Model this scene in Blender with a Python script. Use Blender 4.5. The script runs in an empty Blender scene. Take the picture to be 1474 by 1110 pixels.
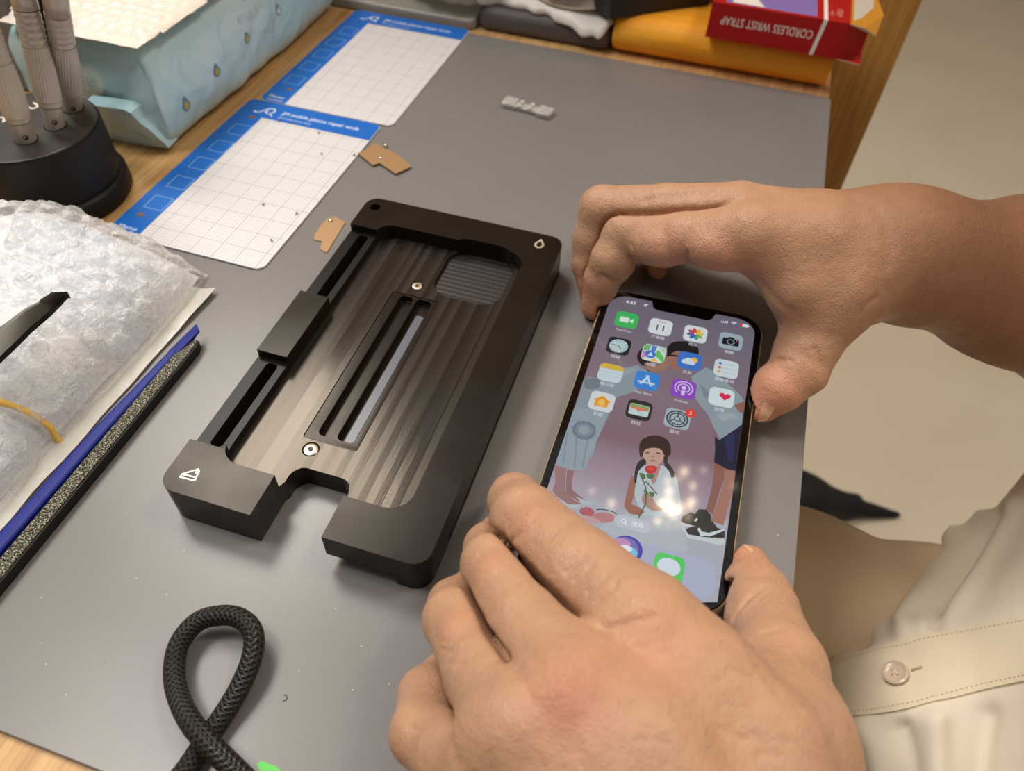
import bpy, bmesh, math, random, os
import numpy as np
from mathutils import Vector, Matrix
from mathutils.geometry import tessellate_polygon

R_ = math.radians
MM = 0.001
scene = bpy.context.scene
COL = scene.collection
random.seed(7)

# ------------------------------------------------------------------ camera model (solved from the photograph; mm, z = 0 on the work mat)
FPX, PITCH, ROLL, CAMH, YAW = 1077.469, 0.71095, 0.05124, 240.909, R_(15.5)


def _rx(a):
    c, s = math.cos(a), math.sin(a)
    return np.array([[1, 0, 0], [0, c, -s], [0, s, c]])


def _ry(a):
    c, s = math.cos(a), math.sin(a)
    return np.array([[c, 0, s], [0, 1, 0], [-s, 0, c]])


def _rz(a):
    c, s = math.cos(a), math.sin(a)
    return np.array([[c, -s, 0], [s, c, 0], [0, 0, 1]])


CR = _rz(YAW) @ _rx(PITCH) @ _rz(ROLL)
CC = np.array([0.0, 0.0, CAMH])


def ray(u, v):
    return CR @ np.array([(u - 737) / FPX, -(v - 555) / FPX, -1.0])


def P(u, v, z=0.0):
    """Measured photo point -> world point (mm) at height z."""
    d = ray(u, v)
    return CC + d * ((z - CAMH) / d[2])


PHC = np.array([6.1, 189.9, 11.8])
PHM = np.array([[0.9992, -0.0068, -0.0406], [0.0069, 1.0, 0.0023], [0.0406, -0.0026, 0.9992]])


def S(u, v):
    """Measured photo point -> millimetres on the phone's screen."""
    d = ray(u, v)
    n = PHM[:, 2]
    t = ((PHC - CC) @ n) / (d @ n)
    q = (CC + d * t - PHC) @ PHM
    return (float(q[0]), float(q[1]))


# ------------------------------------------------------------------ materials
def lin(c):
    out = []
    for x in c[:3]:
        x = x / 255.0
        out.append(x / 12.92 if x <= 0.04045 else ((x + 0.055) / 1.055) ** 2.4)
    return (*out, 1.0)


def material(name, col, rough=0.5, metal=0.0, spec=0.5, coat=0.0, trans=0.0, alpha=1.0, emit=None, estr=1.0, sss=0.0, ior=1.45):
    m = bpy.data.materials.new(name)
    m.use_nodes = True
    b = m.node_tree.nodes['Principled BSDF']
    b.inputs['Base Color'].default_value = lin(col)
    b.inputs['Roughness'].default_value = rough
    b.inputs['Metallic'].default_value = metal
    b.inputs['Specular IOR Level'].default_value = spec
    b.inputs['Coat Weight'].default_value = coat
    b.inputs['Transmission Weight'].default_value = trans
    b.inputs['Alpha'].default_value = alpha
    b.inputs['IOR'].default_value = ior
    if emit is not None:
        b.inputs['Emission Color'].default_value = lin(emit)
        b.inputs['Emission Strength'].default_value = estr
    if sss:
        b.inputs['Subsurface Weight'].default_value = sss
        b.inputs['Subsurface Radius'].default_value = (1.0, 0.35, 0.2)
        b.inputs['Subsurface Scale'].default_value = 0.003
    return m


class N:
    """Small helper to wire nodes on a principled material."""

    def __init__(self, m):
        self.m = m
        self.t = m.node_tree
        self.b = self.t.nodes['Principled BSDF']

    def add(self, kind, **kw):
        n = self.t.nodes.new(kind)
        for k, v in kw.items():
            if k in n.inputs:
                n.inputs[k].default_value = v
            else:
                setattr(n, k, v)
        return n

    def link(self, a, b):
        self.t.links.new(a, b)

    def coords(self, scale=(1, 1, 1), kind='Object'):
        c = self.add('ShaderNodeTexCoord')
        mp = self.add('ShaderNodeMapping')
        mp.inputs['Scale'].default_value = scale
        self.link(c.outputs[kind], mp.inputs['Vector'])
        return mp.outputs['Vector']

    def ramp(self, fac, stops):
        r = self.add('ShaderNodeValToRGB')
        el = r.color_ramp.elements
        while len(el) < len(stops):
            el.new(0.5)
        for e, (p, c) in zip(el, stops):
            e.position = p
            e.color = lin(c) if len(c) == 3 else c
        self.link(fac, r.inputs['Fac'])
        return r.outputs['Color']

    def noise(self, vec, scale, detail=3.0, rough=0.5):
        n = self.add('ShaderNodeTexNoise')
        n.inputs['Scale'].default_value = scale
        n.inputs['Detail'].default_value = detail
        n.inputs['Roughness'].default_value = rough
        self.link(vec, n.inputs['Vector'])
        return n.outputs['Fac']

    def bump(self, h, dist, strength=1.0, prev=None):
        n = self.add('ShaderNodeBump')
        n.inputs['Distance'].default_value = dist
        n.inputs['Strength'].default_value = strength
        self.link(h, n.inputs['Height'])
        if prev is not None:
            self.link(prev, n.inputs['Normal'])
        self.link(n.outputs['Normal'], self.b.inputs['Normal'])
        return n.outputs['Normal']

    def mixc(self, fac, a, b):
        n = self.add('ShaderNodeMix', data_type='RGBA')
        if isinstance(fac, float):
            n.inputs[0].default_value = fac
        else:
            self.link(fac, n.inputs[0])
        for i, x in ((6, a), (7, b)):
            if isinstance(x, tuple):
                n.inputs[i].default_value = lin(x) if len(x) == 3 else x
            else:
                self.link(x, n.inputs[i])
        return n.outputs[2]


def noisy(name, c1, c2, scale, rough=0.6, bump=0.0, bscale=None, stretch=(1, 1, 1), **kw):
    m = material(name, c1, rough, **kw)
    n = N(m)
    v = n.coords(stretch)
    f = n.noise(v, scale)
    n.link(n.ramp(f, [(0.3, c1), (0.7, c2)]), n.b.inputs['Base Color'])
    if bump:
        n.bump(n.noise(v, bscale or scale * 3), bump)
    return m


# ------------------------------------------------------------------ objects
def link_mesh(name, verts, faces, mats=None, parent=None, smooth=False, fmat=None, auto=None):
    me = bpy.data.meshes.new(name)
    v = np.asarray(verts, float) * MM
    me.from_pydata(v.tolist(), [], [tuple(int(i) for i in f) for f in faces])
    if mats is not None:
        for m in (mats if isinstance(mats, (list, tuple)) else [mats]):
            me.materials.append(m)
    if fmat is not None:
        me.polygons.foreach_set('material_index', np.asarray(fmat, np.int32))
    if smooth:
        me.polygons.foreach_set('use_smooth', [True] * len(me.polygons))
    me.update()
    if auto is not None:
        me.polygons.foreach_set('use_smooth', [True] * len(me.polygons))
        me.set_sharp_from_angle(angle=R_(max(auto, 48)))
    o = bpy.data.objects.new(name, me)
    COL.objects.link(o)
    if auto is not None:
        wn = o.modifiers.new('weighted', 'WEIGHTED_NORMAL')
        wn.keep_sharp = True
        wn.weight = 80
    if parent is not None:
        o.parent = parent
    return o


def tag(o, label=None, cat=None, group=None, kind=None):
    if label:
        o['label'] = label
    if cat:
        o['category'] = cat
    if group:
        o['group'] = group
    if kind:
        o['kind'] = kind
    return o


def thing(name, label, cat, loc=(0, 0, 0), rz=0.0, group=None):
    o = bpy.data.objects.new(name, None)
    o.empty_display_size = 0.01
    o.location = [c * MM for c in loc]
    o.rotation_euler = (0, 0, rz)
    COL.objects.link(o)
    return tag(o, label, cat, group)


class MB:
    """Mesh builder in mm."""

    def __init__(self):
        self.v, self.f, self.m = [], [], []

    def add(self, verts, faces, mi=0):
        n = len(self.v)
        self.v += [tuple(map(float, p)) for p in verts]
        self.f += [tuple(i + n for i in f) for f in faces]
        self.m += [mi] * len(faces)
        return self

    def prism(self, poly, z0, z1, mi=0):
        n = len(poly)
        vs = [(x, y, z0) for x, y in poly] + [(x, y, z1) for x, y in poly]
        fs = [tuple(range(n - 1, -1, -1)), tuple(range(n, 2 * n))]
        fs += [(i, (i + 1) % n, n + (i + 1) % n, n + i) for i in range(n)]
        return self.add(vs, fs, mi)

    def soft_prism(self, poly_fn, z0, z1, r, mi=0, n=4, both=True):
        """poly_fn(inset) -> polygon; rounded top (and bottom) edges."""
        rings = []
        if both:
            for k in range(n + 1):
                a = math.pi / 2 * k / n
                rings.append((r * (1 - math.sin(a)), z0 + r * (1 - math.cos(a))))
        else:
            rings.append((0, z0))
        for k in range(n + 1):
            a = math.pi / 2 * k / n
            rings.append((r * (1 - math.cos(a)), z1 - r + r * math.sin(a)))
        vs, fs = [], []
        for ins, z in rings:
            pl = poly_fn(ins)
            m = len(pl)
            vs += [(x, y, z) for x, y in pl]
        for k in range(len(rings) - 1):
            for i in range(m):
                j = (i + 1) % m
                fs.append((k * m + i, k * m + j, (k + 1) * m + j, (k + 1) * m + i))
        fs.append(tuple(range(m - 1, -1, -1)))
        b = (len(rings) - 1) * m
        fs.append(tuple(range(b, b + m)))
        return self.add(vs, fs, mi)

    def flat(self, poly, z, mi=0):
        tri = tessellate_polygon([[Vector((x, y, 0)) for x, y in poly]])
        out = []
        for t in tri:
            a, b, c = (poly[i] for i in t)
            s = (b[0] - a[0]) * (c[1] - a[1]) - (b[1] - a[1]) * (c[0] - a[0])
            out.append(tuple(t) if s > 0 else tuple(reversed(t)))
        return self.add([(x, y, z) for x, y in poly], out, mi)

    def lathe(self, prof, n=48, c=(0, 0, 0), mi=0, axis=None):
        vs, fs = [], []
        for r, z in prof:
            for k in range(n):
                a = 2 * math.pi * k / n
                vs.append((r * math.cos(a), r * math.sin(a), z))
        for j in range(len(prof) - 1):
            for k in range(n):
                k2 = (k + 1) % n
                fs.append((j * n + k, j * n + k2, (j + 1) * n + k2, (j + 1) * n + k))
        fs.append(tuple(range(n - 1, -1, -1)))
        b = (len(prof) - 1) * n
        fs.append(tuple(range(b, b + n)))
        if axis is not None:
            q = Vector((0, 0, 1)).rotation_difference(Vector(axis).normalized())
            vs = [tuple(q @ Vector(p)) for p in vs]
        vs = [(x + c[0], y + c[1], z + c[2]) for x, y, z in vs]
        return self.add(vs, fs, mi)

    def tube(self, pts, r, n=12, mi=0, caps=True):
        pts = [Vector(p) for p in pts]
        rad = r if hasattr(r, '__len__') else [r] * len(pts)
        up = None
        vs, fs = [], []
        for i, p in enumerate(pts):
            d = (pts[min(i + 1, len(pts) - 1)] - pts[max(i - 1, 0)]).normalized()
            if up is None:
                up = Vector((0, 0, 1)) if abs(d.z) < 0.9 else Vector((1, 0, 0))
            s = d.cross(up).normalized()
            up = s.cross(d).normalized()
            for k in range(n):
                a = 2 * math.pi * k / n
                vs.append(p + (s * math.cos(a) + up * math.sin(a)) * rad[i])
        for i in range(len(pts) - 1):
            for k in range(n):
                k2 = (k + 1) % n
                fs.append((i * n + k, (i + 1) * n + k, (i + 1) * n + k2, i * n + k2))
        if caps:
            fs.append(tuple(range(n)))
            b = (len(pts) - 1) * n
            fs.append(tuple(range(b + n - 1, b - 1, -1)))
        return self.add(vs, fs, mi)

    def band(self, poly, w, z, closed=False, mi=0):
        """Flat ribbon of width w along a polyline."""
        p = [Vector((x, y)) for x, y in poly]
        n = len(p)
        vs, fs = [], []
        for i in range(n):
            if closed:
                a, b = p[i - 1], p[(i + 1) % n]
            else:
                a, b = p[max(i - 1, 0)], p[min(i + 1, n - 1)]
            if closed or 0 < i < n - 1:
                d0 = (p[i] - a).normalized()
                d1 = (b - p[i]).normalized()
                d = (d0 + d1)
                d = d.normalized() if d.length > 1e-6 else d0
                k = 1 / max(0.5, d.dot(d0))
            else:
                d, k = (b - a).normalized(), 1
            s = Vector((-d.y, d.x)) * w / 2 * k
            vs += [(p[i].x + s.x, p[i].y + s.y, z), (p[i].x - s.x, p[i].y - s.y, z)]
        for i in range(n if closed else n - 1):
            j = (i + 1) % n
            fs.append((2 * i + 1, 2 * j + 1, 2 * j, 2 * i))
        return self.add(vs, fs, mi)

    def move(self, dx, dy, dz=0):
        self.v = [(x + dx, y + dy, z + dz) for x, y, z in self.v]
        return self

    def build(self, name, mats, parent=None, smooth=False, auto=None):
        return link_mesh(name, self.v, self.f, mats, parent, smooth, self.m, auto)


def rrect(x0, y0, x1, y1, r, n=6):
    r = max(0.01, min(r, (x1 - x0) / 2 - 1e-3, (y1 - y0) / 2 - 1e-3))
    out = []
    for cx, cy, a0 in ((x1 - r, y0 + r, -90), (x1 - r, y1 - r, 0), (x0 + r, y1 - r, 90), (x0 + r, y0 + r, 180)):
        for k in range(n + 1):
            a = R_(a0 + 90 * k / n)
            out.append((cx + r * math.cos(a), cy + r * math.sin(a)))
    return out


def rrect_fn(x0, y0, x1, y1, r, n=6):
    return lambda i: rrect(x0 + i, y0 + i, x1 - i, y1 - i, max(r - i, 0.05), n)


def ellipse(cx, cy, rx, ry=None, n=24, a0=0, a1=360):
    ry = rx if ry is None else ry
    full = abs(a1 - a0) >= 360
    k = n if full else n + 1
    return [(cx + rx * math.cos(R_(a0 + (a1 - a0) * i / n)), cy + ry * math.sin(R_(a0 + (a1 - a0) * i / n))) for i in range(k)]


def catmull(pts, n=8, closed=False):
    p = [np.asarray(q, float) for q in pts]
    out = []
    m = len(p)
    for i in range(m if closed else m - 1):
        a = p[(i - 1) % m] if closed else p[max(i - 1, 0)]
        b, c = p[i], p[(i + 1) % m]
        d = p[(i + 2) % m] if closed else p[min(i + 2, m - 1)]
        for k in range(n):
            t = k / n
            out.append(0.5 * (2 * b + (c - a) * t + (2 * a - 5 * b + 4 * c - d) * t * t + (3 * b - a - 3 * c + d) * t ** 3))
    if not closed:
        out.append(p[-1])
    return [tuple(q) for q in out]


_tc = {}


def text_geo(body, size, align='CENTER', bold=0.0):
    """Lettering as flat triangles in mm."""
    key = (body, size, align, bold)
    if key in _tc:
        return _tc[key]
    cu = bpy.data.curves.new('lettering', 'FONT')
    cu.body = body
    cu.size = size
    cu.align_x = align
    cu.align_y = 'CENTER'
    cu.offset = bold
    cu.resolution_u = 3
    o = bpy.data.objects.new('lettering', cu)
    COL.objects.link(o)
    dg = bpy.context.evaluated_depsgraph_get()
    me = o.evaluated_get(dg).to_mesh()
    vs = [tuple(v.co) for v in me.vertices]
    fs = [tuple(p.vertices) for p in me.polygons]
    o.evaluated_get(dg).to_mesh_clear()
    bpy.data.objects.remove(o)
    bpy.data.curves.remove(cu)
    _tc[key] = (vs, fs)
    return vs, fs


def add_text(mb, body, size, origin, xdir=(1, 0, 0), ydir=(0, 1, 0), mi=0, align='CENTER', bold=0.0, sx=1.0):
    vs, fs = text_geo(body, size, align, bold)
    o, x, y = Vector(origin), Vector(xdir).normalized(), Vector(ydir).normalized()
    nrm = x.cross(y)
    vv = [tuple(o + x * (p[0] * sx) + y * p[1]) for p in vs]
    ff = []
    for f in fs:
        a, b, c = (Vector(vv[i]) for i in f[:3])
        ff.append(f if (b - a).cross(c - a).dot(nrm) > 0 else tuple(reversed(f)))
    mb.add(vv, ff, mi)


def boolean(base, cutters, bevel=0.0, seg=2):
    """base, cutters: (verts, faces) tuples -> verts, faces after exact differences."""
    tmp = []

    def mk(g):
        o = link_mesh('tmp', g[0], g[1])
        tmp.append(o)
        return o
    b = mk(base)
    for c in cutters:
        o = mk(c)
        md = b.modifiers.new('b', 'BOOLEAN')
        md.operation = 'DIFFERENCE'
        md.solver = 'EXACT'
        md.object = o
    if bevel:
        md = b.modifiers.new('v', 'BEVEL')
        md.width = bevel * MM
        md.segments = seg
        md.limit_method = 'ANGLE'
        md.angle_limit = R_(40)
    dg = bpy.context.evaluated_depsgraph_get()
    me = b.evaluated_get(dg).to_mesh()
    vs = [tuple(v.co / MM) for v in me.vertices]
    fs = [tuple(p.vertices) for p in me.polygons]
    b.evaluated_get(dg).to_mesh_clear()
    for o in tmp:
        me = o.data
        bpy.data.objects.remove(o)
        bpy.data.meshes.remove(me)
    return vs, fs


def prism_g(poly, z0, z1):
    m = MB().prism(poly, z0, z1)
    return m.v, m.f


# ------------------------------------------------------------------ signed-distance modelling (used for bodies and soft things)
def smin(a, b, k):
    h = np.clip(0.5 + 0.5 * (b - a) / k, 0, 1)
    return b + (a - b) * h - k * h * (1 - h)


def smax(a, b, k):
    return -smin(-a, -b, k)


def cone(p, a, b, ra, rb):
    ab = b - a
    t = np.clip(((p - a) @ ab) / (ab @ ab + 1e-9), 0, 1)
    d = p - a - t[:, None] * ab
    return np.sqrt((d * d).sum(1)) - (ra + (rb - ra) * t)


def mesh_sdf(fn, lo, hi, h, margin=None):
    """Naive surface nets over a narrow band."""
    lo = np.asarray(lo, float)
    hi = np.asarray(hi, float)
    q = 4
    n = np.ceil((hi - lo) / (h * q)).astype(int) * q + 1
    nc = (n - 1) // q + 1
    H = h * q
    g = np.stack(np.meshgrid(*[lo[i] + H * np.arange(nc[i]) for i in range(3)], indexing='ij'), -1)
    dc = fn(g.reshape(-1, 3)).reshape(nc)
    lim = H * 1.8
    up = np.repeat(np.repeat(np.repeat(dc, q, 0), q, 1), q, 2)
    off = q // 2
    D = np.full(n, 99.0)
    pad = np.pad(up, ((0, q), (0, q), (0, q)), mode='edge')
    D[:] = pad[off:off + n[0], off:off + n[1], off:off + n[2]]
    idx = np.argwhere(np.abs(D) < lim)
    pts = lo + idx * h
    val = np.empty(len(pts))
    for s in range(0, len(pts), 400000):
        val[s:s + 400000] = fn(pts[s:s + 400000])
    D[tuple(idx.T)] = val
    s = D < 0
    cnt = np.zeros(n - 1, np.int8)
    offs = [(i, j, k) for i in (0, 1) for j in (0, 1) for k in (0, 1)]
    for o in offs:
        cnt += s[o[0]:n[0] - 1 + o[0], o[1]:n[1] - 1 + o[1], o[2]:n[2] - 1 + o[2]]
    act = np.argwhere((cnt > 0) & (cnt < 8))
    acc = np.zeros((len(act), 3))
    c = np.zeros(len(act))
    for a in offs:
        for ax in range(3):
            if a[ax] == 0:
                b = list(a)
                b[ax] = 1
                v0 = D[tuple((act + a).T)]
                v1 = D[tuple((act + b).T)]
                m = (v0 < 0) != (v1 < 0)
                t = np.where(m, v0 / np.where(v0 == v1, 1, v0 - v1), 0)
                pt = np.tile(np.array(a, float), (len(act), 1))
                pt[:, ax] += t
                acc += pt * m[:, None]
                c += m
    V = lo + h * (act + acc / np.maximum(c, 1)[:, None])
    vid = np.full(n - 1, -1, np.int64)
    vid[tuple(act.T)] = np.arange(len(act))
    F = []
    for ax in range(3):
        sl0 = [slice(None)] * 3
        sl1 = [slice(None)] * 3
        sl0[ax] = slice(0, n[ax] - 1)
        sl1[ax] = slice(1, n[ax])
        e = np.argwhere(s[tuple(sl0)] != s[tuple(sl1)])
        u, w = (ax + 1) % 3, (ax + 2) % 3
        ok = (e[:, u] > 0) & (e[:, w] > 0) & (e[:, u] < n[u] - 1) & (e[:, w] < n[w] - 1)
        e = e[ok]
        ins = s[tuple(e.T)]
        quad = []
        for du, dw in ((-1, -1), (0, -1), (0, 0), (-1, 0)):
            k = e.copy()
            k[:, u] += du
            k[:, w] += dw
            quad.append(vid[tuple(k.T)])
        quad = np.stack(quad, 1)
        quad[~ins] = quad[~ins][:, ::-1]
        F.append(quad[(quad >= 0).all(1)])
    F = np.concatenate(F)
    return V, F


def relax(V, F, it=1, w=0.5):
    for _ in range(it):
        A = np.zeros_like(V)
        c = np.zeros(len(V))
        for i in range(4):
            a, b = F[:, i], F[:, (i + 1) % 4]
            np.add.at(A, a, V[b])
            np.add.at(c, a, 1)
            np.add.at(A, b, V[a])
            np.add.at(c, b, 1)
        V = V + w * (A / np.maximum(c, 1)[:, None] - V)
    return V


def normals(V, F):
    n = np.zeros_like(V)
    fn = np.cross(V[F[:, 2]] - V[F[:, 0]], V[F[:, 3]] - V[F[:, 1]])
    for i in range(4):
        np.add.at(n, F[:, i], fn)
    return n / (np.linalg.norm(n, axis=1, keepdims=True) + 1e-12)


def trace(fn, u, v, t0=0.25):
    """Where the photo ray through (u, v) meets a modelled surface (mm)."""
    d = ray(u, v)
    d = d / np.linalg.norm(d)
    t = 60.0
    best, bp = 1e9, None
    for _ in range(90):
        p = CC + d * t
        f = float(fn(p[None])[0])
        if f < best:
            best, bp = f, p
        if f < 0.05:
            return p
        t += max(f * 0.7, 0.05)
        if t > 900:
            break
    return bp


def polydist(V, line):
    best = np.full(len(V), 1e9)
    for a, b in zip(line[:-1], line[1:]):
        ab = b - a
        t = np.clip(((V - a) @ ab) / (ab @ ab + 1e-9), 0, 1)
        dd = np.linalg.norm(V - a - t[:, None] * ab, axis=1)
        best = np.minimum(best, dd)
    return best
# ------------------------------------------------------------------ camera
cam = bpy.data.cameras.new('camera')
camo = bpy.data.objects.new('camera', cam)
COL.objects.link(camo)
cam.sensor_width = 36.0
cam.lens = FPX / 1474 * 36
cam.clip_start = 0.01
mw = Matrix([[*CR[i], 0] for i in range(3)] + [[0, 0, 0, 1]])
mw.translation = Vector((0, 0, CAMH * MM))
camo.matrix_world = mw
scene.camera = camo
cam.dof.use_dof = True
cam.dof.focus_distance = 0.272
cam.dof.aperture_fstop = 12.0

scene.view_settings.view_transform = 'Standard'
scene.view_settings.look = 'None'
scene.view_settings.exposure = 0.0
scene.view_settings.gamma = 1.0
scene.view_settings.use_curve_mapping = False

# ------------------------------------------------------------------ light: a warm interior with ceiling lamps
w = bpy.data.worlds.new('room')
scene.world = w
w.use_nodes = True
wt = w.node_tree
bg = wt.nodes['Background']
wc = wt.nodes.new('ShaderNodeTexCoord')
wsx = wt.nodes.new('ShaderNodeSeparateXYZ')
wt.links.new(wc.outputs['Generated'], wsx.inputs[0])
wr = wt.nodes.new('ShaderNodeValToRGB')          # ceiling is bright, far walls are dimmer, the side of the photographer is dark
for e_ in range(3):
    wr.color_ramp.elements.new(.5)
for e_, (p_, k_) in zip(wr.color_ramp.elements, ((0.0, .03), (.48, .07), (.62, .20), (.80, .62), (1.0, 1.0))):
    e_.position = p_
    e_.color = (k_, k_ * .965, k_ * .91, 1)
wm_ = wt.nodes.new('ShaderNodeMapRange')
wm_.inputs['From Min'].default_value = -1
wt.links.new(wsx.outputs['Z'], wm_.inputs['Value'])
wt.links.new(wm_.outputs[0], wr.inputs['Fac'])
wy = wt.nodes.new('ShaderNodeMapRange')
wy.inputs['From Min'].default_value = -.8
wy.inputs['From Max'].default_value = .1
wy.inputs['To Min'].default_value = .22
wy.inputs['To Max'].default_value = 1.0
wt.links.new(wsx.outputs['Y'], wy.inputs['Value'])
wmul = wt.nodes.new('ShaderNodeMix')
wmul.data_type = 'RGBA'
wmul.blend_type = 'MULTIPLY'
wmul.inputs[0].default_value = 1
wt.links.new(wr.outputs['Color'], wmul.inputs[6])
wt.links.new(wy.outputs[0], wmul.inputs[7])
wt.links.new(wmul.outputs[2], bg.inputs['Color'])
bg.inputs['Strength'].default_value = 0.75


def area(name, loc, target, size, power, col, size_y=None):
    l = bpy.data.lights.new(name, 'AREA')
    l.energy = power
    l.color = lin(col)[:3]
    l.shape = 'RECTANGLE'
    l.size = size
    l.size_y = size_y or size
    o = bpy.data.objects.new(name, l)
    o.location = loc
    o.rotation_euler = (Vector(target) - Vector(loc)).to_track_quat('-Z', 'Y').to_euler()
    COL.objects.link(o)
    o['kind'] = 'helper'
    return o


area('ceiling_panel_key', (-0.85, 0.85, 1.35), (-0.05, 0.2, 0), 0.5, 15, (255, 248, 239))
area('ceiling_panel_left', (-0.70, 0.10, 1.30), (-0.05, 0.1, 0), 0.4, 9, (255, 249, 242))
area('ceiling_panel_side', (0.80, 0.70, 1.7), (0.0, 0.2, 0), 0.3, 9.5, (255, 241, 222))
# ------------------------------------------------------------------ setting and desk
floor_m = noisy('floor_tile', (206, 190, 166), (213, 198, 175), 6, 0.35, spec=.3)
fl_o = MB().prism([(-900, -900), (2600, -900), (2600, 2900), (-900, 2900)], -740, -720).build('floor', floor_m)
wb = noisy('wall_paint', (206, 196, 180), (212, 202, 186), 3, .8, spec=.2)
wb_o = MB().prism([(-1600, 2900), (2600, 2900), (2600, 2960), (-1600, 2960)], -740, 2000).build('wall_back', wb)
tag(wb_o, 'plain pale wall far beyond the desk', kind='structure')
tag(fl_o, 'pale beige floor far below the desk', kind='structure')

wood = material('oak_veneer', (205, 165, 115), 0.42, spec=.35)
n = N(wood)
cv = n.coords((55, 4.5, 30))
g1 = n.noise(cv, 2.2, 5, .6)
cv2 = n.coords((260, 6, 60))
g2 = n.noise(cv2, 2.0, 3, .6)
ca = n.ramp(g1, [(0.25, (178, 132, 84)), (0.5, (205, 162, 108)), (0.75, (222, 184, 132))])
cb = n.ramp(g2, [(0.35, (120, 84, 48)), (0.55, (255, 255, 255))])
mm = n.add('ShaderNodeMix', data_type='RGBA', blend_type='MULTIPLY')
mm.inputs[0].default_value = .28
n.link(ca, mm.inputs[6])
n.link(cb, mm.inputs[7])
n.link(mm.outputs[2], n.b.inputs['Base Color'])
n.bump(g2, 0.0001, .4)

wood_v = wood.copy()
wood_v.name = 'oak_panel'
for nd in wood_v.node_tree.nodes:
    if nd.type == 'MAPPING':
        s = nd.inputs['Scale'].default_value
        nd.inputs['Scale'].default_value = (s[0], 30, s[1])
    if nd.type == 'VALTORGB' and len(nd.color_ramp.elements) == 3:
        for e, c in zip(nd.color_ramp.elements, ((186, 134, 68), (208, 158, 86), (222, 176, 106))):
            e.color = lin(c)

desk = thing('desk', 'light oak desk with a tall wooden end panel, standing under the grey mat', 'desk', (-250, 250, -27))
MB().soft_prism(rrect_fn(-400, -400, 315.3, 326, 1.0, 2), 0, 25, 0.8).build('desktop', wood, desk)
MB().prism([(-420, 327), (358, 327), (358, 345), (-420, 345)], -693, 560).build('end_panel', wood_v, desk)
MB().prism([(-400, -390), (-380, -390), (-380, 320), (-400, 320)], -693, -0.5).build('side_panel', wood_v, desk)

mat_m = material('silicone_mat', (124, 120, 118), 0.42, spec=.42)
n = N(mat_m)
c = n.coords()
n.link(n.ramp(n.noise(c, 9, 4), [(0.3, (121, 117, 115)), (0.7, (127, 123, 121))]), n.b.inputs['Base Color'])
n.link(n.ramp(n.noise(c, 14, 5), [(0.3, (136, 136, 136)), (0.7, (152, 152, 152))]), n.b.inputs['Roughness'])
n.bump(n.noise(c, 1500, 2), 0.00004, .4)
wm = MB().soft_prism(rrect_fn(-262, 20, 66, 505, 4), -2, 0, 0.5, both=False).build('work_mat', mat_m, auto=35)
tag(wm, 'grey silicone work mat lying flat on the oak desk', 'work mat')

# dust and a few light scratches lying in the mat's surface
rs = random.Random(3)
d = MB()
for u, v in ((60, 926), (66, 956), (218, 1081), (265, 793), (360, 790), (483, 876), (355, 1078), (95, 1000), (58, 860), (240, 856), (430, 965), (196, 832), (213, 668), (508, 993), (1120, 770), (520, 930), (560, 985)):
    q = P(u, v, 0)
    d.prism(ellipse(q[0], q[1], rs.uniform(.15, .32), rs.uniform(.12, .25), 6), 0, .06)
tag(d.build('dust', material('dust', (205, 200, 195), .8)), 'pale specks of dust scattered over the grey mat', 'dust', kind='stuff')
lm = material('lint', (60, 56, 54), .7)
cc = P(409, 1005, 0)
sp = [(cc[0] + .9 * math.cos(a), cc[1] + .9 * math.sin(a), .15) for a in [k * .35 for k in range(-4, 7)]]
tag(MB().tube(sp, .12, 6).build('curled_fibre', lm), 'tiny curled dark fibre on the mat right of the cable loop', 'fibre')
# ------------------------------------------------------------------ smartphone
phone = thing('smartphone', 'black smartphone with a lit home screen and gold frame held in both hands', 'smartphone')
phone.matrix_world = Matrix([[*PHM[i], PHC[i] * MM] for i in range(3)] + [[0, 0, 0, 1]])
gold = material('gold_steel', (240, 208, 166), 0.32, metal=.6, spec=.6)
blackglass = material('black_glass', (6, 6, 7), 0.06, spec=.5)
darkm = material('black_back', (14, 14, 15), .3)
MB().soft_prism(rrect_fn(-35.75, -73.35, 35.75, 73.35, 11.5, 10), -7.65, -0.35, 1.1, n=4).build('frame', gold, phone, auto=30)
MB().soft_prism(rrect_fn(-35.25, -72.85, 35.25, 72.85, 11.0, 10), -0.7, 0.0, 0.4, n=3).build('glass_front', blackglass, phone, auto=30)
MB().soft_prism(rrect_fn(4, 38, 33, 70, 7, 6), -10.6, -7.6, 1.0, n=3).build('camera_bump', darkm, phone, auto=30)
for y0, y1 in ((48.5, 53.5), (32, 42), (19, 29)):
    MB().soft_prism(rrect_fn(-36.25, y0, -35.4, y1, 0.4, 3), -4.8, -2.6, 0.25, n=2).build('side_button', gold, phone, auto=30)
MB().soft_prism(rrect_fn(35.4, 24, 36.2, 41, 0.4, 3), -4.8, -2.6, 0.25, n=2).build('side_button', gold, phone, auto=30)

_sm = {}


def scr(c, k=1.0):
    """A colour shown by the lit screen under its glass."""
    key = (tuple(c), k)
    if key not in _sm:
        m = material('screen_%02x%02x%02x' % tuple(int(x) for x in c[:3]), (4, 4, 4), .055, spec=.5, emit=c, estr=k * 0.92)
        _sm[key] = m
    return _sm[key]


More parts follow.
